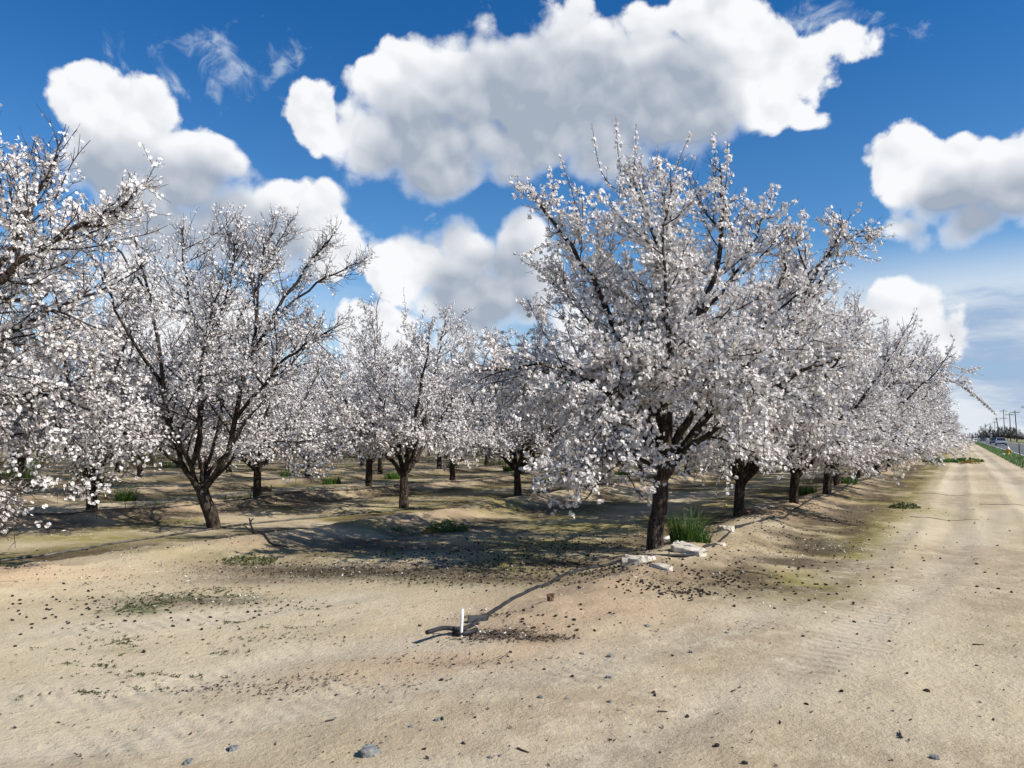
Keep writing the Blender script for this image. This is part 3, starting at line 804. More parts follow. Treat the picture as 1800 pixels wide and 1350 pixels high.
# --- the tree beyond the left edge of the frame, its boughs reaching in
xl, yl = row_xy(1, -1); xl -= 0.35
zl = hz(xl, yl)
bx = 900 + F * xl / yl; by = HORIZON + F * (CAMZ - zl) / yl
q = px_local(bx, by, F / yl)
TL = Tree(37, R=2.9, H=5.0, dense=0.84, twig=1.5, zmin=0.5)
TL.trunk(q((bx, by + 20), (bx + 5, by - 50), (bx + 15, by - 110), (bx + 22, by - 150)), 0.14, 0.11)
o = bx + 22; p0 = by - 150
TL.scaffold(q((o, p0), (o + 80, p0 - 190), (o + 190, p0 - 340), (o + 280, p0 - 480), (o + 330, p0 - 590)), 0.052, 0.02, 18)
TL.scaffold(q((o, p0), (o + 120, p0 - 200, -.2), (o + 270, p0 - 370, -.3), (o + 400, p0 - 470, -.3), (o + 500, p0 - 520, -.3)), 0.052, 0.016, 18)
TL.scaffold(q((o, p0), (o + 80, p0 - 140, .2), (o + 170, p0 - 260, .4), (o + 260, p0 - 340, .5), (o + 320, p0 - 370, .5)), 0.045, 0.014, 18)
TL.scaffold(q((o, p0 + 10), (o + 90, p0 - 80, .1), (o + 200, p0 - 90, .1), (o + 235, p0 - 20, .1), (o + 255, p0 + 30, .1)), 0.04, 0.010)
TL.scaffold(q((o, p0), (o + 70, p0 - 140, -.2), (o + 140, p0 - 230, -.3), (o + 190, p0 - 250, -.3), (o + 220, p0 - 230, -.3)), 0.04, 0.010)
TL.scaffold(q((o, p0), (o + 80, p0 - 150, .6), (o + 160, p0 - 200, 1.2), (o + 230, p0 - 190, 1.6), (o + 270, p0 - 150, 1.7)), 0.04, 0.010)
TL.scaffold(q((o, p0), (o + 60, p0 - 280, -.4), (o + 120, p0 - 460, -.8), (o + 200, p0 - 560, -.9)), 0.042, 0.016)
TL.scaffold(q((o, p0), (o + 40, p0 - 280, .6), (o + 140, p0 - 450, 1.1), (o + 230, p0 - 540, 1.3)), 0.042, 0.016)
TL.scaffold(q((o, p0), (o - 80, p0 - 200, .3), (o - 180, p0 - 360, .5), (o - 260, p0 - 470, .6)), 0.045, 0.016)
TL.scaffold(q((o, p0), (o - 60, p0 - 200, -.8), (o - 100, p0 - 340, -1.5)), 0.05, 0.016)
TL.scaffold(q((o, p0), (o - 120, p0 - 120, .3), (o - 260, p0 - 200, .4), (o - 360, p0 - 190, .5)), 0.05, 0.014)
for L in (((o + 330, p0 - 560), (o + 340, p0 - 620), (o + 355, p0 - 680)), ((o + 340, p0 - 540), (o + 370, p0 - 610), (o + 400, p0 - 650)), ((o + 290, p0 - 540), (o + 290, p0 - 600), (o + 300, p0 - 650)),
          ((o + 450, p0 - 470, -.3), (o + 490, p0 - 520, -.3), (o + 525, p0 - 555, -.3)), ((o + 200, p0 - 520), (o + 230, p0 - 600), (o + 235, p0 - 670))):
    TL.whip(q(*L), 0.007)
place_tree(TL.meshes(0.0208, 1), (xl, yl, zl - 0.03), 0, 1.0, 'almond tree whose drooping twiggy boughs hang over the bare sand at the row start')

# --- the rest of the orchard
def gen_meshes(seed, R, H, dense, lod, keep=1.0, size=0.021, fork=0.8, count=6, twig=1.0, lean=(0, 0), zmin=1.05):
    t = Tree(seed, R, H, dense, twig=twig, zmin=zmin); t.generic(fork, count, lean)
    return t.meshes(size, lod, keep)
VR = gen_meshes(101, 3.3, 5.4, 1.4, 1, 0.9, 0.026, 0.78, 7, 0.8, (0.08, 0.0), 0.9)
VN = gen_meshes(102, 2.7, 4.95, 1.25, 1, 0.9, 0.025, 0.85, 6, 0.9)
VS = gen_meshes(103, 2.5, 4.85, 0.9, 1, 0.9, 0.0245, 0.8, 6, 1.0)
VF = [gen_meshes(104, 3.3, 5.4, 1.1, 2, 0.50, 0.042, 0.8, 6, 0.2), gen_meshes(105, 2.6, 4.9, 1.0, 2, 0.50, 0.042, 0.8, 6, 0.2)]

ORD = ['first', 'second', 'third', 'fourth', 'fifth', 'sixth', 'seventh', 'eighth', 'ninth', 'tenth', 'eleventh', 'twelfth', 'thirteenth', 'fourteenth']
tr = np.random.default_rng(5)
n_trees = 3
TREE_POS = []
for row in range(14):
    for i in range(-10, 48):
        if (row, i) in ((0, 0), (1, 0), (1, -1)): continue
        if row == 0 and i < 0: continue
        x, y = row_xy(row, i)
        if row == 1 and i < -1: continue
        x += tr.normal(0, 0.12); y += tr.normal(0, 0.12)
        a = tr.uniform(0, 6.28); s0 = tr.uniform(0.9, 1.07); pick = tr.random()
        if y < 3: continue
        dist = math.hypot(x, y)
        if abs(x / y) > 0.72 + 3.2 / y: continue
        if dist > (190 if row == 0 else 95 if row < 3 else 82): continue
        if row > 5 and dist > 75: continue
        if row == 1 and i == 1:
            p = gp(710, 893); x, y = p[0], p[1]; ms, s0, a = VN, 0.97, 2.1
            lab, grp = 'dense white almond tree with a forked trunk, behind the low green weed clump', None
        elif row == 1 and i == 2:
            p = gp(909, 871); x, y = p[0], p[1]; ms, s0, a = VS, 0.92, 0.7
            lab, grp = 'slender-trunked almond tree next along the hose from the forked dense tree', None
        elif row == 0 and i == 1:
            p = gp(1297, 907); x, y = p[0], p[1]; ms, s0, a = VR, 0.98, 5.6
            lab, grp = 'thick-trunked almond tree next to the row-end tree along the dirt road', None
        else:
            near = dist < 34
            ms = (VR if row == 0 else VN if pick < 0.55 else VS) if near else VF[0 if row == 0 else 1]
            if row == 0: lab, grp = 'white blossoming almond tree further down the row beside the dirt road', 'almond trees in the roadside row'
            else: lab, grp = 'white blossoming almond tree standing in the %s orchard row from the dirt road' % ORD[row], 'almond trees in the %s row' % ORD[row]
        e = place_tree(ms, on_ground(x, y), a, float(s0), lab, grp)
        if row == 0 and i == 3:                         # one long bough reaching out over the dirt road
            e.rotation_euler = (0, 0, 0); e.scale = (1, 1, 1)
            e['label'] = 'almond tree with a long blossoming bough hanging out over the dirt road'; del e['group']
            Yb = 19.8; TB = Tree(77, 9.0, 5.0, 4.0)
            q2 = lambda *L: [((p[0] - 900) / F * Yb - x, Yb - y + (p[2] if len(p) > 2 else 0), CAMZ + (HORIZON - p[1]) / F * Yb - e.location.z) for p in L]
            TB.small.append((resample(q2((1500, 640, .3), (1580, 625), (1660, 662), (1712, 692), (1752, 730)), 14), np.linspace(0.022, 0.006, 14), 5))
            TB.whip(q2((1640, 652), (1680, 672), (1712, 692), (1752, 730)), 0.008); TB.whip(q2((1590, 628), (1660, 640), (1700, 650), (1732, 660)), 0.007); TB.whip(q2((1690, 655), (1710, 650), (1730, 645)), 0.005)
            v_, f_ = tubes(TB.small)
            bo = add_obj('bough', mesh_np('bough', v_, [f_], [M_TWIG], smooth=True), e); add_obj('bough_blossom', TB.flowers(0.027, 1), bo, kind='stuff')
        TREE_POS.append((row, i, x, y)); n_trees += 1
print('trees', n_trees)
# DETAILS
# ------------------------------------------------------------------ irrigation hoses
def smooth_path(pts, n):
    return resample(np.array(pts, float), n)
def tube_obj(name, pts, r, mat, k=8, parent=None, caps=True, **kw):
    pts = np.asarray(pts, float); rad = np.full(len(pts), r) if np.isscalar(r) else np.asarray(r)
    v, f = tubes([(pts, rad, k)])
    fl = [f]
    if caps: fl = [f, np.array([np.arange(k)[::-1], np.arange(k) + len(v) - k])]
    me = mesh_np(name, v, fl, [mat], smooth=True)
    return add_obj(name, me, parent, **kw)
def ground_path(pix, n, lift):
    P = smooth_path([gp(*p) for p in pix], n)
    P[:, 2] = height(P[:, 0], P[:, 1]) + lift
    return P
h1 = add_obj('irrigation_hose', None, loc=(0, 0, 0), label='black irrigation hose with a loose end, climbing to the row-end tree', category='hose')
P = ground_path([(800, 1109), (826, 1103), (870, 1074), (920, 1046), (985, 1016), (1040, 999), (1100, 985), (1135, 978)], 90, 0.012)
P2 = []
for i in range(60):
    u = 9.3 + i * 0.7; x, y = to_xy(u, ROW_V0 + 0.20 + 0.10 * math.sin(u * 0.9)); P2.append((x, y, hz(x, y) + 0.012))
tube_obj('hose', np.vstack([P, smooth_path([P[-1]] + P2, 240)[2:]]), 0.0185, M_HOSE, 8, h1)
a = gp(806, 1112); a[2] += 0.03; e = gp(750, 1134); e[2] += 0.095
mid_ = (a + e) / 2 + np.array([0, 0, 0.02])
tube_obj('loose_end', smooth_path([a + np.array([0.05, 0.05, -0.01]), a, mid_, e], 14), 0.0175, M_HOSE, 10, h1)
c = gp(808, 1116); fold = smooth_path([c + np.array([-0.05, 0.0, 0.012]), c + np.array([0.0, -0.045, 0.02]), c + np.array([0.07, -0.02, 0.025]), c + np.array([0.13, 0.09, 0.02])], 14)
tube_obj('fold', fold, 0.019, M_HOSE, 8, h1)
c = gp(833, 1094)
bm = bmesh.new()
ptsf = [(-0.05, -0.02, 0.0), (0.12, 0.06, 0.0), (0.13, 0.075, 0.045), (-0.045, 0.01, 0.055)]
bot = [bm.verts.new(p) for p in ptsf]; topv = [bm.verts.new((p[0] - 0.006, p[1] + 0.010, p[2])) for p in ptsf]
bm.faces.new(bot); bm.faces.new(topv[::-1])
for i in range(4): bm.faces.new((bot[i], topv[i], topv[(i + 1) % 4], bot[(i + 1) % 4]))
bmesh.ops.recalc_face_normals(bm, faces=bm.faces)
bm_obj('flap', bm, M_HOSE, h1, loc=c)
# white stake beside the hose end
c = gp(811, 1119)
tube_obj('pipe_stake', np.array([(0, 0, -0.06), (0.0, 0.002, 0.06), (0.004, 0.004, 0.14), (0.008, 0.006, 0.215)]), 0.0125, M_PVC, 12, loc=c,
         label='short upright white pipe standing by the loose hose end', category='pipe')
h2 = add_obj('irrigation_hose', None, loc=(0, 0, 0), label='grey dusty hose lying along the leaning tree row with a branch stub', category='hose')
P = ground_path([(-180, 1014), (0, 988), (100, 974), (200, 957), (300, 942), (372, 931), (440, 922), (560, 911), (650, 902), (710, 896), (800, 885), (909, 872), (1000, 859), (1090, 846)], 240, 0.016)
tube_obj('hose', P, 0.017, M_OLDHOSE, 8, h2)
P = ground_path([(438, 923), (446, 936), (470, 946), (508, 953)], 24, 0.016); P[:8, 2] += np.linspace(0.10, 0.0, 8)
tube_obj('branch_hose', P, 0.015, M_HOSE, 8, h2)
c = gp(439, 924)
tube_obj('stub', np.array([c + (0, 0, -0.02), c + (0.01, 0, 0.05), c + (0.03, 0.0, 0.10), c + (0.06, 0.02, 0.13)]), 0.014, M_HOSE, 8, h2)
for row, lab in ((2, 'dusty hose lying along the third orchard row'), (3, 'dusty hose lying along the fourth orchard row')):
    P = []
    for i in range(80):
        u = 2.0 + i * 0.6; x, y = to_xy(u, ROW_V0 - row * ROW_SP + 0.25 + 0.1 * math.sin(u * 1.1 + row)); P.append((x, y, hz(x, y) + 0.016))
    tube_obj('irrigation_hose', smooth_path(P, 160), 0.017, M_OLDHOSE, 6, label=lab, category='hose')

# ------------------------------------------------------------------ stones
def slab(px, py, w, d, h, rz, seed, mat, name, label, cat, group=None, sink=0.45, tilt=(0, 0), sides=7, dz=0.0):
    r = random.Random(seed); bm = bmesh.new()
    bot, top = [], []
    for i in range(sides):
        a = 2 * math.pi * i / sides + r.uniform(-0.25, 0.25); k = r.uniform(0.82, 1.08)
        x, y = math.cos(a) * w / 2 * k, math.sin(a) * d / 2 * k
        bot.append(bm.verts.new((x * 0.96, y * 0.96, -h * sink))); top.append(bm.verts.new((x * r.uniform(0.86, 0.97), y * r.uniform(0.84, 0.96), h * (1 - sink) * r.uniform(0.86, 1.05))))
    for v in top: v.co.x += r.uniform(-.07, .07) * w; v.co.y += r.uniform(-.07, .07) * d
    bm.faces.new(bot[::-1]); bm.faces.new(top)
    for i in range(sides): bm.faces.new((bot[i], bot[(i + 1) % sides], top[(i + 1) % sides], top[i]))
    bmesh.ops.triangulate(bm, faces=bm.faces)
    bmesh.ops.subdivide_edges(bm, edges=bm.edges, cuts=2, use_grid_fill=True)
    for v in bm.verts:
        n = v.co * (0.5 / max(w, d))
        j = (math.sin(v.co.x * 61 + seed) + math.sin(v.co.y * 73 + seed * 2) + math.sin(v.co.z * 87 + v.co.x * 40)) * 0.018 * min(h * 2.5, w)
        v.co += Vector((r.uniform(-1, 1), r.uniform(-1, 1), r.uniform(-1, 1))) * 0.05 * h * 1.6 + v.co.normalized() * j * 0.9
    bmesh.ops.bevel(bm, geom=[e for e in bm.edges if e.is_manifold and e.calc_face_angle(0) > 0.6], offset=h * 0.07, segments=2, affect='EDGES')
    bmesh.ops.recalc_face_normals(bm, faces=bm.faces)
    c = gp(px, py); c[2] += dz
    o = bm_obj(name, bm, mat, smooth=False, loc=c, rotz=rz, label=label, category=cat)
    o.rotation_euler = (tilt[0], tilt[1], rz)
    if group: o['group'] = group
    return o
slab(1122, 988, 0.46, 0.36, 0.13, 0.2, 1, M_SLAB, 'stone_slab', 'pale rough stone slab left of its neighbours, against the trunk and hose', 'stone', tilt=(0.05, -0.03))
slab(1163, 998, 0.33, 0.17, 0.085, -0.75, 2, M_SLAB, 'stone_slab', 'small smooth pinkish stone slab leaning on the rough slab', 'stone', sides=6, tilt=(0.05, 0.10))
slab(1209, 973, 0.54, 0.38, 0.11, -0.55, 3, M_SLAB, 'stone_slab', 'largest flat pale stone slab, between the trunk and the green grass', 'stone', tilt=(0.12, 0.10))
slab(1264, 958, 0.24, 0.14, 0.06, 0.1, 4, M_SLAB, 'stone_slab', 'thin pale stone chip at the foot of the grass tuft', 'stone', sides=6)
slab(1276, 935, 0.30, 0.20, 0.11, 0.0, 5, M_SLAB, 'stone_slab', 'half buried grey stone block behind the grass tuft', 'stone', sides=5, sink=0.5)
slab(1342, 895, 0.62, 0.40, 0.10, 0.2, 6, M_SLAB, 'stone_slab', 'flat broad pale stone between the second and third roadside trunks', 'stone', sink=0.4)
c = gp(1168, 953)
bm = bmesh.new()
tube_obj('pipe_piece', np.array([c + (-0.03, 0, 0.03), c + (0.03, 0.01, 0.05), c + (0.09, 0.03, 0.07)]), 0.024, M_PVC, 10, label='short white pipe piece lying between trunk and grass tuft', category='pipe')
slab(968, 1056, 0.075, 0.065, 0.075, 0.3, 9, M_CLOD, 'soil_clod', 'brown clod of earth standing up on the bare berm below the slabs', 'clod', sink=0.15)
slab(459, 864, 0.66, 0.5, 0.22, 0.2, 10, M_CLOD, 'soil_mound', 'dark brown mound of earth against a trunk in the third row', 'mound', sink=0.4, sides=10)
slab(1312, 905, 0.55, 0.4, 0.18, 0.5, 12, M_CLOD, 'soil_mound', 'dark lump of earth at the foot of the second roadside trunk', 'mound', sink=0.5)
PEB = [(650, 1326, .085), (410, 1318, .048), (495, 1231, .022), (770, 1266, .03), (950, 1226, .03), (996, 1229, .02), (1072, 1234, .025), (1070, 1192, .035), (1072, 1154, .04), (1138, 1101, .035), (1165, 1097, .024),
       (1146, 1086, .02), (1023, 1150, .03), (722, 1278, .022), (862, 1332, .022), (880, 1329, .018), (1214, 1147, .03), (1278, 1113, .03), (1281, 1108, .02), (1643, 1333, .035), (673, 1208, .02), (675, 1212, .014),
       (590, 1262, .012), (1160, 1120, .014), (740, 1284, .014), (332, 1342, .04)]
for i, (px, py, r_) in enumerate(PEB):
    if r_ > 0.07: lab, grp = 'largest blue grey stone, half sunk in the open sand', None
    elif px == 410: lab, grp = 'smooth flat grey pebble in the sand beside the largest blue grey stone', None
    else: lab, grp = 'small grey pebble lying on the bare sand', 'grey pebbles on the sand'
    slab(px, py, r_ * 1.5, r_ * 1.05, r_ * 0.7, i * 1.3, 20 + i, M_GREYSTONE, 'pebble', lab, 'stone', grp, sides=6, sink=0.45)

# ------------------------------------------------------------------ grass and weeds
def blades(n, rad, hgt, seed, width=0.007, lean=0.5, segs=3, cx=None):
    r = np.random.default_rng(seed)
    a = r.uniform(0, 6.28, n); rr = rad * np.sqrt(r.random(n)) * 0.62
    x0 = np.cos(a) * rr; y0 = np.sin(a) * rr * 0.8
    if cx is not None: x0, y0 = cx
    n = len(x0)
    az = np.arctan2(y0, x0) + r.normal(0, 0.8, n); H = hgt * r.uniform(0.5, 1.1, n); ln = lean * r.uniform(0.1, 1.1, n) * H
    w = width * r.uniform(0.7, 1.3, n)
    V = []; tone = r.random(n)
    for k in range(segs + 1):
        t = k / segs
        px_ = x0 + np.cos(az) * ln * t * t; py_ = y0 + np.sin(az) * ln * t * t; pz = H * (t - 0.18 * t * t * ln / H) - 0.02
        ww = w * (1 - t * 0.92)
        V += [np.stack([px_ - np.sin(az + 0.7) * ww, py_ + np.cos(az + 0.7) * ww, pz], 1), np.stack([px_ + np.sin(az + 0.7) * ww, py_ - np.cos(az + 0.7) * ww, pz], 1)]
    K = len(V); V = np.stack(V, 1)
    f = np.array([(2 * k, 2 * k + 1, 2 * k + 3, 2 * k + 2) for k in range(segs)])
    Fc = (f[None] + (np.arange(n) * K)[:, None, None]).reshape(-1, 4)
    return V.reshape(-1, 3), Fc, np.repeat(tone, K)
def tuft(px, py, rad, hgt, n, seed, label, group=None, mat=None, width=0.007, lean=0.5, pos=None, name='grass_tuft'):
    v, f, t = blades(n, rad, hgt, seed, width, lean)
    me = mesh_np(name, v, [f], [mat or M_GRASS], attrs={'tone': t}, smooth=True)
    o = add_obj(name, me, loc=gp(px, py) if pos is None else pos, label=label, category='grass')
    if group: o['group'] = group
    return o
tuft(1206, 951, 0.36, 0.52, 420, 1, 'lush dark green grass tuft behind the row-end trunk and slabs', lean=0.95, width=0.0055)
tuft(1232, 952, 0.20, 0.26, 120, 2, 'low fringe of green grass spilling from the lush tuft', lean=0.7)
tuft(222, 880, 0.42, 0.42, 260, 3, 'bright grass tuft beside the knotted trunk in the third row', lean=0.5)
tuft(168, 850, 0.45, 0.75, 260, 4, 'tall yellowish grass clump behind the knotted trunk in the third row', lean=0.3)
GB = [(30, 850, .9, .9), (62, 858, .6, .5), (140, 838, .6, .5), (505, 838, .5, .35), (583, 842, .5, .35), (792, 822, .7, .35), (870, 820, 1.0, .4), (893, 828, .4, .35), (923, 826, .5, .35), (45, 815, 1.5, .7), (300, 822, 1.2, .5),
      (620, 806, 1.6, .35), (690, 842, .5, .35), (1100, 835, .7, .3), (1490, 850, .5, .3), (1420, 868, .4, .3), (930, 812, 1.0, .5), (250, 818, 1.2, .6)]
for i, (px, py, rd, hg) in enumerate(GB):
    tuft(px, py, rd, hg, 220, 30 + i, 'green grass clump growing between the far orchard trunks', 'grass clumps under the orchard', width=0.012)
def weed_clump(px, py, rad, hgt, n, seed, label, mat, group=None, leaf=0.03, pos=None, name='weed_clump'):
    r = np.random.default_rng(seed)
    a = r.uniform(0, 6.28, n); rr = rad * np.sqrt(r.random(n)); x, y = np.cos(a) * rr, np.sin(a) * rr * 0.7
    z = hgt * r.random(n) * np.sqrt(np.clip(1 - (rr / rad) ** 2, 0.05, 1))
    C = np.stack([x, y, z], 1)
    u_ = r.normal(0, 1, (n, 3)); u_[:, 2] *= 0.6; u_ /= np.linalg.norm(u_, axis=1)[:, None]; w_ = np.cross(u_, r.normal(0, 1, (n, 3))); w_ /= np.linalg.norm(w_, axis=1)[:, None]
    L = leaf * r.uniform(0.6, 1.4, n)[:, None]
    V = np.stack([C - u_ * L, C + w_ * L * 0.4, C + u_ * L, C - w_ * L * 0.4], 1)
    me = mesh_np(name, V.reshape(-1, 3), [np.arange(4 * n).reshape(n, 4)], [mat], attrs={'tone': np.repeat(r.random(n), 4)})
    o = add_obj(name, me, loc=gp(px, py) if pos is None else pos, label=label, category='weed')
    if group: o['group'] = group
    return o
M_ORANGE = mat_leaf('dying_weed', (0.18, 0.11, 0.03), (0.40, 0.25, 0.06))
weed_clump(786, 934, 0.36, 0.20, 700, 1, 'bright green leafy weed clump in the shade between two rows', M_GRASS, leaf=0.028)
weed_clump(757, 937, 0.14, 0.08, 120, 2, 'orange dying weed at the side of the bright green clump', M_ORANGE, leaf=0.022)
weed_clump(700, 930, 0.14, 0.08, 90, 3, 'tiny green weed left of the orange dying weed', M_GRASS, leaf=0.022)
weed_clump(437, 968, 0.36, 0.10, 300, 4, 'dark low weeds at the shaded foot of the leaning tree berm', M_WEED, leaf=0.025)
weed_clump(1590, 893, 0.34, 0.13, 260, 5, 'withered dark weed lying on the mossy edge of the dirt road', M_WEED, leaf=0.04)
weed_clump(1655, 812, 1.4, 0.25, 600, 6, 'green weed patch left of the wheel track', M_GRASS, leaf=0.10)
weed_clump(1698, 812, 1.1, 0.25, 600, 7, 'green weed patch in the middle of the dirt road', M_GRASS, leaf=0.10)
weed_clump(1704, 815, 0.6, 0.25, 100, 8, 'orange flowering part of the weed patch mid road', M_ORANGE, leaf=0.09)
def scatter_weeds():
    r = np.random.default_rng(9); V = []; n_l = 0; T = []
    spots = [(245, 1057, .34, .16, 120), (320, 1037, .7, .14, 110), (400, 1028, .4, .12, 50), (230, 1115, .18, .1, 18), (210, 1120, .2, .12, 16), (170, 1090, .2, .1, 10), (385, 1135, .25, .04, 12), (270, 1170, .5, .03, 26), (150, 1155, .4, .05, 18), (160, 1200, .12, .02, 10),
             (35, 1212, .1, .04, 5), (415, 1083, .1, .05, 8), (640, 995, .8, .12, 50), (560, 1000, .6, .12, 40), (500, 1090, .5, .04, 16), (300, 1190, .25, .03, 8), (700, 1010, .7, .1, 30), (430, 1100, .9, .3, 24), (60, 1130, .6, .3, 16), (520, 1060, .8, .12, 30)]
    for px, py, rx, ry, n in spots:
        cx, cy = flat_gp(px, py, 0.05)
        for _ in range(int(n * 1.7)):
            x = cx + r.normal(0, rx * 0.5); y = cy + r.normal(0, ry * 0.9); z = hz(x, y); s_ = r.uniform(0.008, 0.026); tone = r.random()
            for k in range(r.integers(5, 10)):
                a = r.uniform(0, 6.28); e = r.uniform(0.1, 0.9)
                d = np.array([math.cos(a), math.sin(a), e]); w = np.array([-math.sin(a), math.cos(a), 0]) * s_ * 0.22
                c = np.array([x, y, z - 0.002]) + d * 0.1 * s_
                V += [c, c + d * s_ * 0.6 + w, c + d * s_ * np.array([1, 1, 0.8]), c + d * s_ * 0.6 - w]; T += [tone * 0.7] * 4; n_l += 1
    me = mesh_np('ground_weeds', np.array(V), [np.arange(4 * n_l).reshape(n_l, 4)], [M_WEED], attrs={'tone': np.array(T)})
    add_obj('ground_weeds', me, kind='stuff', label='tiny weeds creeping over the bare sand at the orchard edge', category='weeds')
scatter_weeds()
def verge():
    r = np.random.default_rng(4); n = 15000
    u = 20 + 320 * r.random(n) ** 1.6; v = r.uniform(2.55, 4.2, n)
    m = int(n * 0.25); v[:m] = r.uniform(12, 16, m)
    x, y = to_xy(u, v)
    vv, f, t = blades(n, 1, 0.24, 5, 0.022, 0.6, 2, (x, y))
    me = mesh_np('verge_grass', vv, [f], [M_GRASS], attrs={'tone': t})
    add_obj('verge_grass', me, kind='stuff', label='green grass growing on the verge between dirt road and asphalt', category='grass')
    m = 3500
    rows = r.integers(2, 9, m); u = r.uniform(4, 70, m); v = ROW_V0 - rows * ROW_SP + r.normal(0, 0.6, m)
    keep = (fbm(u, v, 0.4, 3) > 0.55); u, v = u[keep], v[keep]
    x, y = to_xy(u, v); 
    vv, f, t = blades(len(x), 1, 0.2, 6, 0.012, 0.6, 2, (x, y)); vv[:, 2] += np.repeat(height(x, y), 6)
    add_obj('orchard_grass', mesh_np('orchard_grass', vv, [f], [M_GRASS], attrs={'tone': t}), kind='stuff', label='thin green grass scattered along the inner tree rows', category='grass')
verge()

# ------------------------------------------------------------------ litter
def hull_mesh(seed):
    r = random.Random(seed); bm = bmesh.new()
    bmesh.ops.create_icosphere(bm, subdivisions=1, radius=1.0)
    for v in bm.verts:
        k = r.uniform(0.72, 1.15); v.co = Vector((v.co.x * k * 1.25, v.co.y * k * 0.85, v.co.z * k * 0.72))
    me = bpy.data.meshes.new('almond_hull'); bm.to_mesh(me); bm.free(); me.materials.append(M_HULL)
    return me
HULLS = [hull_mesh(i) for i in range(5)]
r = np.random.default_rng(12); H = []
for px, py, rx, ry, n in [(1110, 1030, .4, .18, 40), (1195, 1035, .35, .2, 110), (1270, 1010, .4, .22, 90), (1330, 990, .8, .6, 50), (1420, 960, 1.0, 1.0, 40), (1000, 985, 1.0, .4, 260), (930, 960, 1.3, .8, 200), (880, 1000, 1.0, .4, 140),
                          (1060, 940, 1.0, .8, 160), (1090, 1000, .5, .25, 80), (1380, 1020, 1.0, .6, 30), (1500, 1000, 1.4, 1.2, 26), (1600, 950, 1.2, 2.0, 24), (150, 1060, 1.4, .5, 60), (60, 1030, 1.0, .5, 40), (300, 1050, 1.0, .4, 40),
                          (870, 1095, .35, .16, 25), (960, 1080, .6, .35, 40), (600, 980, 1.4, .5, 90), (740, 960, 1.2, .7, 90), (1680, 900, .8, 3, 30), (1450, 900, .8, 2, 120), (300, 960, 1.5, .5, 40), (1350, 930, .6, 1.0, 100)]:
    cx, cy = flat_gp(px, py, 0.1)
    for _ in range(n): H.append((cx + r.normal(0, rx * 0.7), cy + r.normal(0, ry * 0.8), r.uniform(0.008, 0.019)))
for px, py, s_ in [(1480, 1216, .018), (1418, 1239, .016), (1260, 1312, .018), (1310, 1343, .016), (1208, 1261, .016), (1628, 1216, .02), (1584, 1297, .013), (898, 1147, .015), (1148, 1218, .013), (1006, 1190, .017), (776, 1196, .015), (777, 1265, .013), (815, 1308, .012),
                   (1182, 1153, .013), (957, 1177, .011), (1072, 1302, .012), (1502, 1094, .016), (1507, 1115, .013), (1717, 1171, .012), (1594, 1184, .012), (1564, 1128, .012), (745, 1318, .012), (835, 1262, .011), (1380, 1055, .016), (1422, 1056, .014), (1160, 1353, .012), (1500, 1062, .013)]:
    p = gp(px, py); H.append((p[0], p[1], s_))
for _ in range(120):
    px, py = r.uniform(0, 1800), r.uniform(1050, 1345); p = gp(px, py); H.append((p[0], p[1], r.uniform(0.003, 0.007)))
H.sort(key=lambda h: math.hypot(h[0], h[1]) / h[2])
for i, (x, y, s_) in enumerate(H[:300]):
    o = add_obj('almond_hull', HULLS[i % 5], loc=(x, y, hz(x, y) + s_ * 0.28), scale=float(s_), label='small black dried almond hull lying on the ground', category='hull', group='fallen almond hulls')
    o.rotation_euler = (r.uniform(-.5, .5), r.uniform(-.5, .5), r.uniform(0, 6.28))
def stuff_lumps():
    V, Fs = [], []; off = 0
    tv = np.array([v.co[:] for v in HULLS[0].vertices]); tf = np.array([p.vertices[:] for p in HULLS[0].polygons])
    for x, y, s_ in H[300:]:
        a = r.uniform(0, 6.28); c, s0 = math.cos(a), math.sin(a)
        q_ = tv * s_; V.append(np.stack([q_[:, 0] * c - q_[:, 1] * s0 + x, q_[:, 0] * s0 + q_[:, 1] * c + y, q_[:, 2] + hz(x, y) + s_ * 0.45], 1)); Fs.append(tf + off); off += len(tv)
    me = mesh_np('hull_litter', np.concatenate(V), [np.concatenate(Fs)], [M_HULL])
    add_obj('hull_litter', me, kind='stuff', label='scatter of black almond hulls further under the trees', category='litter')
stuff_lumps()
def flakes(name, pts, size, mat, label, cat, seed, flat=0.25):
    r = np.random.default_rng(seed); n = len(pts)
    x, y = pts[:, 0], pts[:, 1]
    C = np.stack([x, y, height(x, y) + 0.004 + 0.006 * r.random(n)], 1)
    a = r.uniform(0, 6.28, n); s_ = size * r.uniform(0.5, 1.3, n)
    u_ = np.stack([np.cos(a), np.sin(a), r.normal(0, flat, n)], 1) * s_[:, None]; w_ = np.stack([-np.sin(a), np.cos(a), r.normal(0, flat, n)], 1) * (s_ * r.uniform(0.3, 0.7, n))[:, None]
    V = np.stack([C - u_, C + w_, C + u_, C - w_], 1)
    me = mesh_np(name, V.reshape(-1, 3), [np.arange(4 * n).reshape(n, 4)], [mat], attrs={'tone': np.repeat(r.random(n), 4)})
    add_obj(name, me, kind='stuff', label=label, category=cat)
def cluster_pts(L, seed):
    r = np.random.default_rng(seed); P = []
    for px, py, rx, ry, n in L:
        cx, cy = flat_gp(px, py, 0.1)
        P.append(np.stack([cx + r.normal(0, rx * 0.7, n), cy + r.normal(0, ry * 0.7, n)], 1))
    return np.concatenate(P)
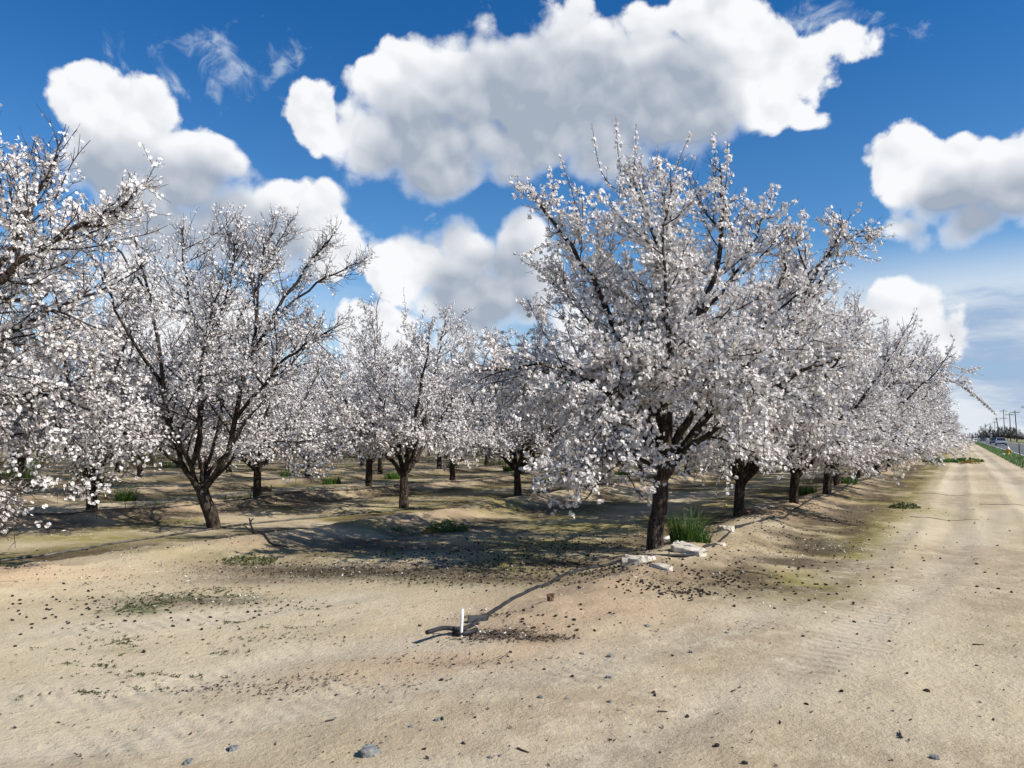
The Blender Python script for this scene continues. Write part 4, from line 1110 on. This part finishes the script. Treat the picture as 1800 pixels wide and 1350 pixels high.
P = cluster_pts([(870, 1098, .26, .15, 650), (960, 1104, .2, .07, 260), (810, 1140, .5, .12, 120), (850, 1065, .25, .1, 160), (700, 985, 1.8, .5, 2600), (560, 985, 1.4, .5, 1700), (880, 1000, 1.0, .4, 1300), (650, 945, 1.8, .8, 1500), (950, 960, 1.2, .8, 1200), (330, 1040, .8, .2, 450), (1200, 1020, .7, .3, 500),  # leaf crumbs, thickened below the crowns to darken the tree shadow
                 (120, 1010, 1.2, .3, 250), (490, 1100, .5, .15, 90), (400, 1180, .9, .15, 160), (520, 1170, .5, .2, 160), (1350, 960, .8, .8, 600), (1700, 1000, .8, 1.5, 100), (1250, 1080, 1.5, .6, 160), (840, 930, 1.4, .8, 700)], 21)
r = np.random.default_rng(22); m = 6500
u = r.uniform(8, 40, m); k = r.integers(0, 4, m); v = ROW_V0 - k * ROW_SP + r.normal(0, 0.8, m) + np.where(k == 0, 0.45, 0)
P = np.vstack([P, np.stack(to_xy(u, v), 1)])
P = np.vstack([P, np.array([flat_gp(r.uniform(-50, 1850), r.uniform(1020, 1345)) for _ in range(420)])])
flakes('leaf_litter', P, 0.013, M_DRYLEAF, 'dry brown leaf and twig crumbs strewn over the soil', 'litter', 23, 0.35)
m = 11000
u = r.uniform(4, 36, m); k = r.integers(0, 4, m); v = ROW_V0 - k * ROW_SP + r.normal(0, 1.5, m)
keep = ~((k == 0) & (u < 7.5)); P = np.stack(to_xy(u[keep], v[keep]), 1)
P = np.vstack([P, cluster_pts([(870, 1090, .2, .12, 40), (866, 1055, .3, .1, 20), (1480, 950, .5, .5, 160), (700, 985, 1.6, .5, 260), (400, 1035, .7, .25, 70), (1130, 1040, .9, .3, 60)], 24)])
flakes('fallen_petals', P, 0.0135, M_FALLEN, 'fallen white petals speckling the orchard floor', 'petals', 25, 0.3)
def twig(px, py, L, az, seed, lab):
    r = np.random.default_rng(seed); c = gp(px, py); P = []
    for i in range(8):
        t = i / 7 - 0.5; x = c[0] + math.cos(az) * L * t + r.normal(0, L * 0.012); y = c[1] + math.sin(az) * L * t + r.normal(0, L * 0.012)
        P.append((x, y, hz(x, y) + 0.006))
    tube_obj('fallen_twig', np.array(P), np.linspace(0.006, 0.003, 8), M_TWIG, 5, label=lab, category='twig', group='twigs on the sand')
for i, (px, py, L, az) in enumerate([(1660, 914, 1.2, -0.5), (1765, 888, 1.0, -0.45), (1648, 868, 1.3, -0.5), (1560, 858, 1.1, -.4), (920, 1321, .07, -.5), (1582, 1290, .06, 1.2), (1152, 1222, .05, 1.4), (1165, 1252, .06, 0.1), (580, 1268, .05, .3), (1720, 1134, .08, -.3), (1330, 1008, .5, -.2), (1290, 1215, .06, .8)]):  # the long ones stand in for thin dark lines across the road
    twig(px, py, L, az, i, 'thin fallen twig lying flat on the dirt road')

# ------------------------------------------------------------------ road furniture, poles, cars, far trees
def at_px(px, v, z=None):
    """a point at lateral distance v from the camera along the road direction, seen at photograph column px"""
    Y = F * v / (math.cos(TH) * (px - 1690.0)); u = (Y + v * math.sin(TH)) / math.cos(TH)
    x, y = to_xy(u, v)
    return np.array([x, y, hz(x, y) * 0.0 if z is None else z])
M_POLE = simple_mat('weathered_pole', (0.045, 0.036, 0.030), (0.09, 0.075, 0.062), 3, 0.9)
M_CERAM = simple_mat('insulator', (0.10, 0.09, 0.09), (0.2, 0.18, 0.17), 3, 0.4)
def prism(name, mat, sx, sy, sz, loc, parent, bev=0.0):
    bm = bmesh.new(); bmesh.ops.create_cube(bm, size=1.0, matrix=Matrix.Diagonal((sx, sy, sz, 1)))
    if bev: bmesh.ops.bevel(bm, geom=bm.edges[:], offset=bev, segments=2, affect='EDGES')
    return bm_obj(name, bm, mat, parent, loc=loc)
poles = []
for px, hgt, lean, arms, lab in ((1806, 9.9, 0.0, 1, 'utility pole nearest along the far side of the asphalt road'), (1785, 9.9, 0.015, 1, 'slender utility pole with one high crossarm, second along the asphalt'), (1774.5, 10.0, 0.0, 1, 'utility pole with one crossarm, third along the asphalt'),
                                 (1764, 12.6, 0.0, 2, 'taller utility pole carrying two crossarms'), (1753.5, 10.6, 0.06, 1, 'thick dark leaning utility pole beyond the two-armed pole'), (1747.5, 9.8, 0.0, 1, 'thin utility pole rising above the dark roadside trees'), (1739, 9.9, 0.0, 1, 'utility pole with transformer can and crossarm')):
    b = at_px(px, 14.5, -0.02)
    e = add_obj('utility_pole', None, loc=b, rotz=-TH, label=lab, category='pole')
    r0 = 0.24 if lean > 0.05 else 0.15
    tube_obj('pole', np.array([(0, 0, -0.3), (0.0, 0, hgt * 0.5), (-lean * hgt, 0, hgt)]), np.array([r0 * 1.15, r0, r0 * 0.8]), M_POLE, 10, e)
    for k in range(arms):
        za = hgt - 0.7 - 2.9 * k; xa = -lean * za
        arm = prism('crossarm', M_POLE, 2.5, 0.12, 0.14, (xa, 0.16, za), e)
        for sx in (-1.1, -0.45, 0.45, 1.1):
            tube_obj('insulator', np.array([(sx, 0, 0.06), (sx, 0, 0.15), (sx, 0, 0.24)]), np.array([0.05, 0.075, 0.03]), M_CERAM, 6, arm)
    if 'transformer' in lab:
        tube_obj('transformer', np.array([(0.35, 0, hgt - 2.4), (0.35, 0, hgt - 2.3), (0.35, 0, hgt - 1.5), (0.35, 0, hgt - 1.4)]), np.array([0.22, 0.26, 0.26, 0.18]), M_CERAM, 10, e)
    poles.append((b, hgt))
for sx, lab in ((-1.1, 'power line wire hung on the orchard side of the pole crossarms'), (1.1, 'power line wire hung on the field side of the pole crossarms'), (-0.45, 'inner power line wire between the pole crossarms')):
    P = []
    prev = poles[0][0] - 60 * np.array([D_[0], D_[1], 0])
    seq = [(prev, 9.9)] + poles
    for (a, ha), (b, hb) in zip(seq[:-1], seq[1:]):
        for t in np.linspace(0, 1, 9)[:-1]:
            p = a * (1 - t) + b * t; z = (ha - 0.5) * (1 - t) + (hb - 0.5) * t - 2.4 * t * (1 - t)
            P.append((p[0] + N_[0] * sx, p[1] + N_[1] * sx, z))
    tube_obj('power_wire', np.array(P), 0.018, M_HOSE, 3, caps=False, label=lab, category='wire')

def car_mats(name, c):
    t = NT(name); bsdf = t.principled(c, 0.28, None, 0.2, 0.5)
    return bsdf
M_GLASS = NT('car_glass').principled((0.02, 0.024, 0.03), 0.06, None, 0, 0.8)
M_TYRE = simple_mat('tyre_rubber', (0.012, 0.012, 0.013), (0.03, 0.03, 0.03), 9, 0.85)
M_RIM = simple_mat('wheel_rim', (0.35, 0.35, 0.36), (0.5, 0.5, 0.5), 9, 0.35, 0.5, 0.8)
M_LAMP = simple_mat('headlamp', (0.62, 0.63, 0.64), (0.75, 0.75, 0.75), 9, 0.15, 0.6)
def car(loc, mat, label, L=4.4, W=1.78, Hc=1.45, suv=False):
    e = add_obj('car', None, loc=loc, rotz=-TH + math.pi, label=label, category='car')
    # local +y is the front
    hl = L / 2; bz = 0.22; sh = 0.86 if not suv else 0.98
    prof = [(-hl, bz + .12), (-hl + .05, sh - .05), (-hl + .25, sh + .03), (0.9, sh), (hl - .35, sh - .16), (hl - .03, sh - .36), (hl, bz + .1), (hl - .12, bz), (-hl + .12, bz)]
    bm = bmesh.new()
    def loft(prof, w0, wz):
        rings = []
        for s_ in (-1, -0.96, 0.96, 1):
            k = 1.0 if abs(s_) < 1 else 0.94
            rings.append([bm.verts.new((s_ * w0 / 2 * (1 if z < wz else 0.93), y * k, bz + .02 + (z - bz) * (k if z > 0.5 else 1))) for y, z in prof])
        for a, b in zip(rings[:-1], rings[1:]):
            for i in range(len(prof)): bm.faces.new((a[i], a[(i + 1) % len(prof)], b[(i + 1) % len(prof)], b[i]))
        bm.faces.new(rings[0]); bm.faces.new(rings[-1][::-1])
    loft(prof, W, 0.7); bmesh.ops.recalc_face_normals(bm, faces=bm.faces)
    body = bm_obj('body', bm, mat, e, smooth=False)
    yb, yf = (-hl + .12, 0.95) if suv else (-hl + .45, 0.85)
    tb, tf = (-hl + .3, 0.15) if suv else (-hl + 1.15, 0.05)
    def frustum(name, m, base, top, z0, z1, w0, w1, parent):
        bm = bmesh.new(); V = []
        for (y0, y1, z, w) in ((base[0], base[1], z0, w0), (top[0], top[1], z1, w1)):
            V.append([bm.verts.new(p) for p in ((-w / 2, y0, z), (w / 2, y0, z), (w / 2, y1, z), (-w / 2, y1, z))])
        bm.faces.new(V[0][::-1]); bm.faces.new(V[1])
        for i in range(4): bm.faces.new((V[0][i], V[0][(i + 1) % 4], V[1][(i + 1) % 4], V[1][i]))
        bmesh.ops.bevel(bm, geom=bm.edges[:], offset=0.04, segments=2, affect='EDGES')
        return bm_obj(name, bm, m, parent)
    frustum('window_band', M_GLASS, (yb, yf), (tb + .03, tf - .03), sh - 0.04, Hc - 0.07, W * 0.88, W * 0.72, e)
    frustum('roof', mat, (tb - .06, tf + .06), (tb + .1, tf - .1), Hc - 0.09, Hc, W * 0.74, W * 0.66, e)
    for sx in (-1, 1):
        for y0, z0, y1, z1 in ((yf + .02, sh - .03, tf + .02, Hc - .06), (yb - .02, sh - .03, tb - .02, Hc - .06)):
            tube_obj('pillar', np.array([(sx * W * 0.44, y0, z0), (sx * W * 0.40, (y0 + y1) / 2, (z0 + z1) / 2), (sx * W * 0.355, y1, z1)]), 0.04, mat, 5, e)
        prism('headlight', M_LAMP, 0.38, 0.10, 0.14, (sx * W * 0.34, hl - .06, sh - .30), e, 0.02)
        prism('mirror', mat, 0.2, 0.1, 0.13, (sx * (W / 2 + .06), 0.72, sh + .06), e, 0.02)
        for y in (hl - .85, -hl + .85):
            wv, wf = tubes([(np.array([(-.11, 0, 0), (-.09, 0, 0), (.09, 0, 0), (.11, 0, 0)]), np.array([.28, .33, .33, .28]), 18)])
            wh = add_obj('wheel', mesh_np('wheel', wv, [wf, np.array([np.arange(18), np.arange(18)[::-1] + 54])], [M_TYRE], smooth=False), e, loc=(sx * (W / 2 - .10), y, .33))
            rv, rf = tubes([(np.array([(-.118, 0, 0), (0, 0, 0), (.118, 0, 0)]), np.array([.2, .21, .2]), 12)])
            add_obj('rim', mesh_np('rim', rv, [rf, np.array([np.arange(12), np.arange(12)[::-1] + 24])], [M_RIM]), wh)
    prism('grille', M_TYRE, W * 0.5, 0.06, 0.16, (0, hl - .02, bz + .2), e, 0.02)
    return e
for px, v, c, lab, suv in ((1757, 6.2, (0.30, 0.32, 0.34), 'silver grey car leading on the asphalt road', False), (1745.5, 6.2, (0.05, 0.07, 0.09), 'dark blue grey car right behind the silver car', False),
                           (1713, 6.2, (0.68, 0.68, 0.68), 'white boxy car far down the asphalt road', True), (1725, 6.3, (0.07, 0.075, 0.09), 'dark car between the white car and the silver car', False), (1729, 9.6, (0.16, 0.16, 0.17), 'grey car on the far lane near the dark roadside trees', False)):
    car(at_px(px, v, 0.021), car_mats('car_paint', c), lab, suv=suv, Hc=1.7 if suv else 1.45)
# yellow hydrant, small white litter piece, delineator, sign
M_YELLOW = simple_mat('yellow_enamel', (0.55, 0.30, 0.02), (0.68, 0.40, 0.04), 6, 0.4, 0.5)
M_WHITEP = simple_mat('white_enamel', (0.62, 0.62, 0.60), (0.75, 0.75, 0.73), 6, 0.4, 0.5)
b = at_px(1769, 3.45, -0.02)
e = add_obj('hydrant', None, loc=b, rotz=-TH, label='yellow hydrant with a pale cap standing in the verge grass', category='hydrant')
tube_obj('barrel', np.array([(0, 0, 0), (0, 0, .05), (0, 0, .06), (0, 0, .45), (0, 0, .47), (0, 0, .52)]), np.array([.2, .2, .14, .14, .19, .19]), M_YELLOW, 14, e)
tube_obj('bonnet', np.array([(0, 0, .52), (0, 0, .60), (0, 0, .68), (0, 0, .72), (0, 0, .78)]), np.array([.15, .14, .08, .05, .05]), M_WHITEP, 14, e)
for sx in (-1, 1): tube_obj('nozzle', np.array([(sx * .1, 0, .36), (sx * .2, 0, .36), (sx * .2, 0, .36), (sx * .25, 0, .36)]), np.array([.07, .07, .09, .09]), M_YELLOW, 10, e)
b = at_px(1760, 3.0, -0.02)
prism('box', M_WHITEP, .25, .2, .16, b + (0, 0, .1), None, .02)
bpy.context.scene.objects['box'].name = 'white_litter'
o = bpy.context.scene.objects['white_litter']; o['label'] = 'small white litter piece low in the verge beside the yellow hydrant'; o['category'] = 'box'
b = at_px(1788.5, 4.15, -0.02)
e = add_obj('delineator', None, loc=b, rotz=-TH, label='thin dark marker post at the asphalt edge', category='post')
prism('post', M_POLE, .07, .05, 1.1, (0, 0, .5), e, .005); prism('reflector', M_CERAM, .07, .01, .16, (0, -.034, .92), e)
b = at_px(1740.5, 12.6, -0.02)
e = add_obj('road_sign', None, loc=b, rotz=-TH, label='pale road sign on a post before the dark roadside trees', category='sign')
prism('post', M_POLE, .09, .06, 3.0, (0, 0, 1.4), e); prism('plate', M_WHITEP, 1.0, .03, .8, (0, -.06, 2.5), e); prism('plate', M_WHITEP, .9, .03, .6, (0, -.06, 1.55), e)

M_FARLEAF = [mat_leaf('dark_evergreen_leaf', (0.012, 0.018, 0.010), (0.035, 0.045, 0.022), 0.15), mat_leaf('winter_twig_mass', (0.022, 0.018, 0.015), (0.06, 0.045, 0.035), 0.1)]
FT = []
for i in range(2):
    t = Tree(201 + i, 3.4, 6.6, 0.9, twig=0.0); t.generic(0.9, 5)
    ms = t.meshes(0.13 if i == 0 else 0.085, 2, 0.10)
    ms[2].materials[0] = M_FARLEAF[i]; FT.append(ms)
fr = np.random.default_rng(8)
for k, (px, Y, s0, kind) in enumerate([(1697, 640, .7, 1), (1704, 560, .75, 1), (1711, 520, .75, 0), (1718, 520, .85, 1), (1726, 500, 1.15, 1), (1731, 480, 1.5, 1), (1738, 470, 1.1, 0), (1744, 450, 1.0, 1), (1750, 440, 1.2, 0), (1757, 420, 1.15, 1), (1763, 400, 1.1, 0),
                                       (1769, 380, 1.1, 1), (1775, 360, 1.0, 0), (1781, 350, 0.95, 1), (1787, 340, 0.75, 0), (1793, 330, 0.55, 1), (1799, 330, 0.5, 0), (1806, 320, .6, 1), (1815, 300, .7, 0)]):
    x = (px - 900) / F * Y
    e = add_obj('roadside_tree', None, loc=(x, Y, -0.05), rotz=float(fr.uniform(0, 6)), scale=float(s0),
                label=('dark evergreen tree in the clump at the far end of the road' if kind == 0 else 'bare brown winter tree in the clump at the far end of the road'), category='tree', group=('dark evergreens at the road end' if kind == 0 else 'bare trees at the road end'))
    add_obj('trunk', FT[kind][0], e); add_obj('branchwork', FT[kind][1], e, kind='stuff'); add_obj('crown', FT[kind][2], e, kind='stuff')
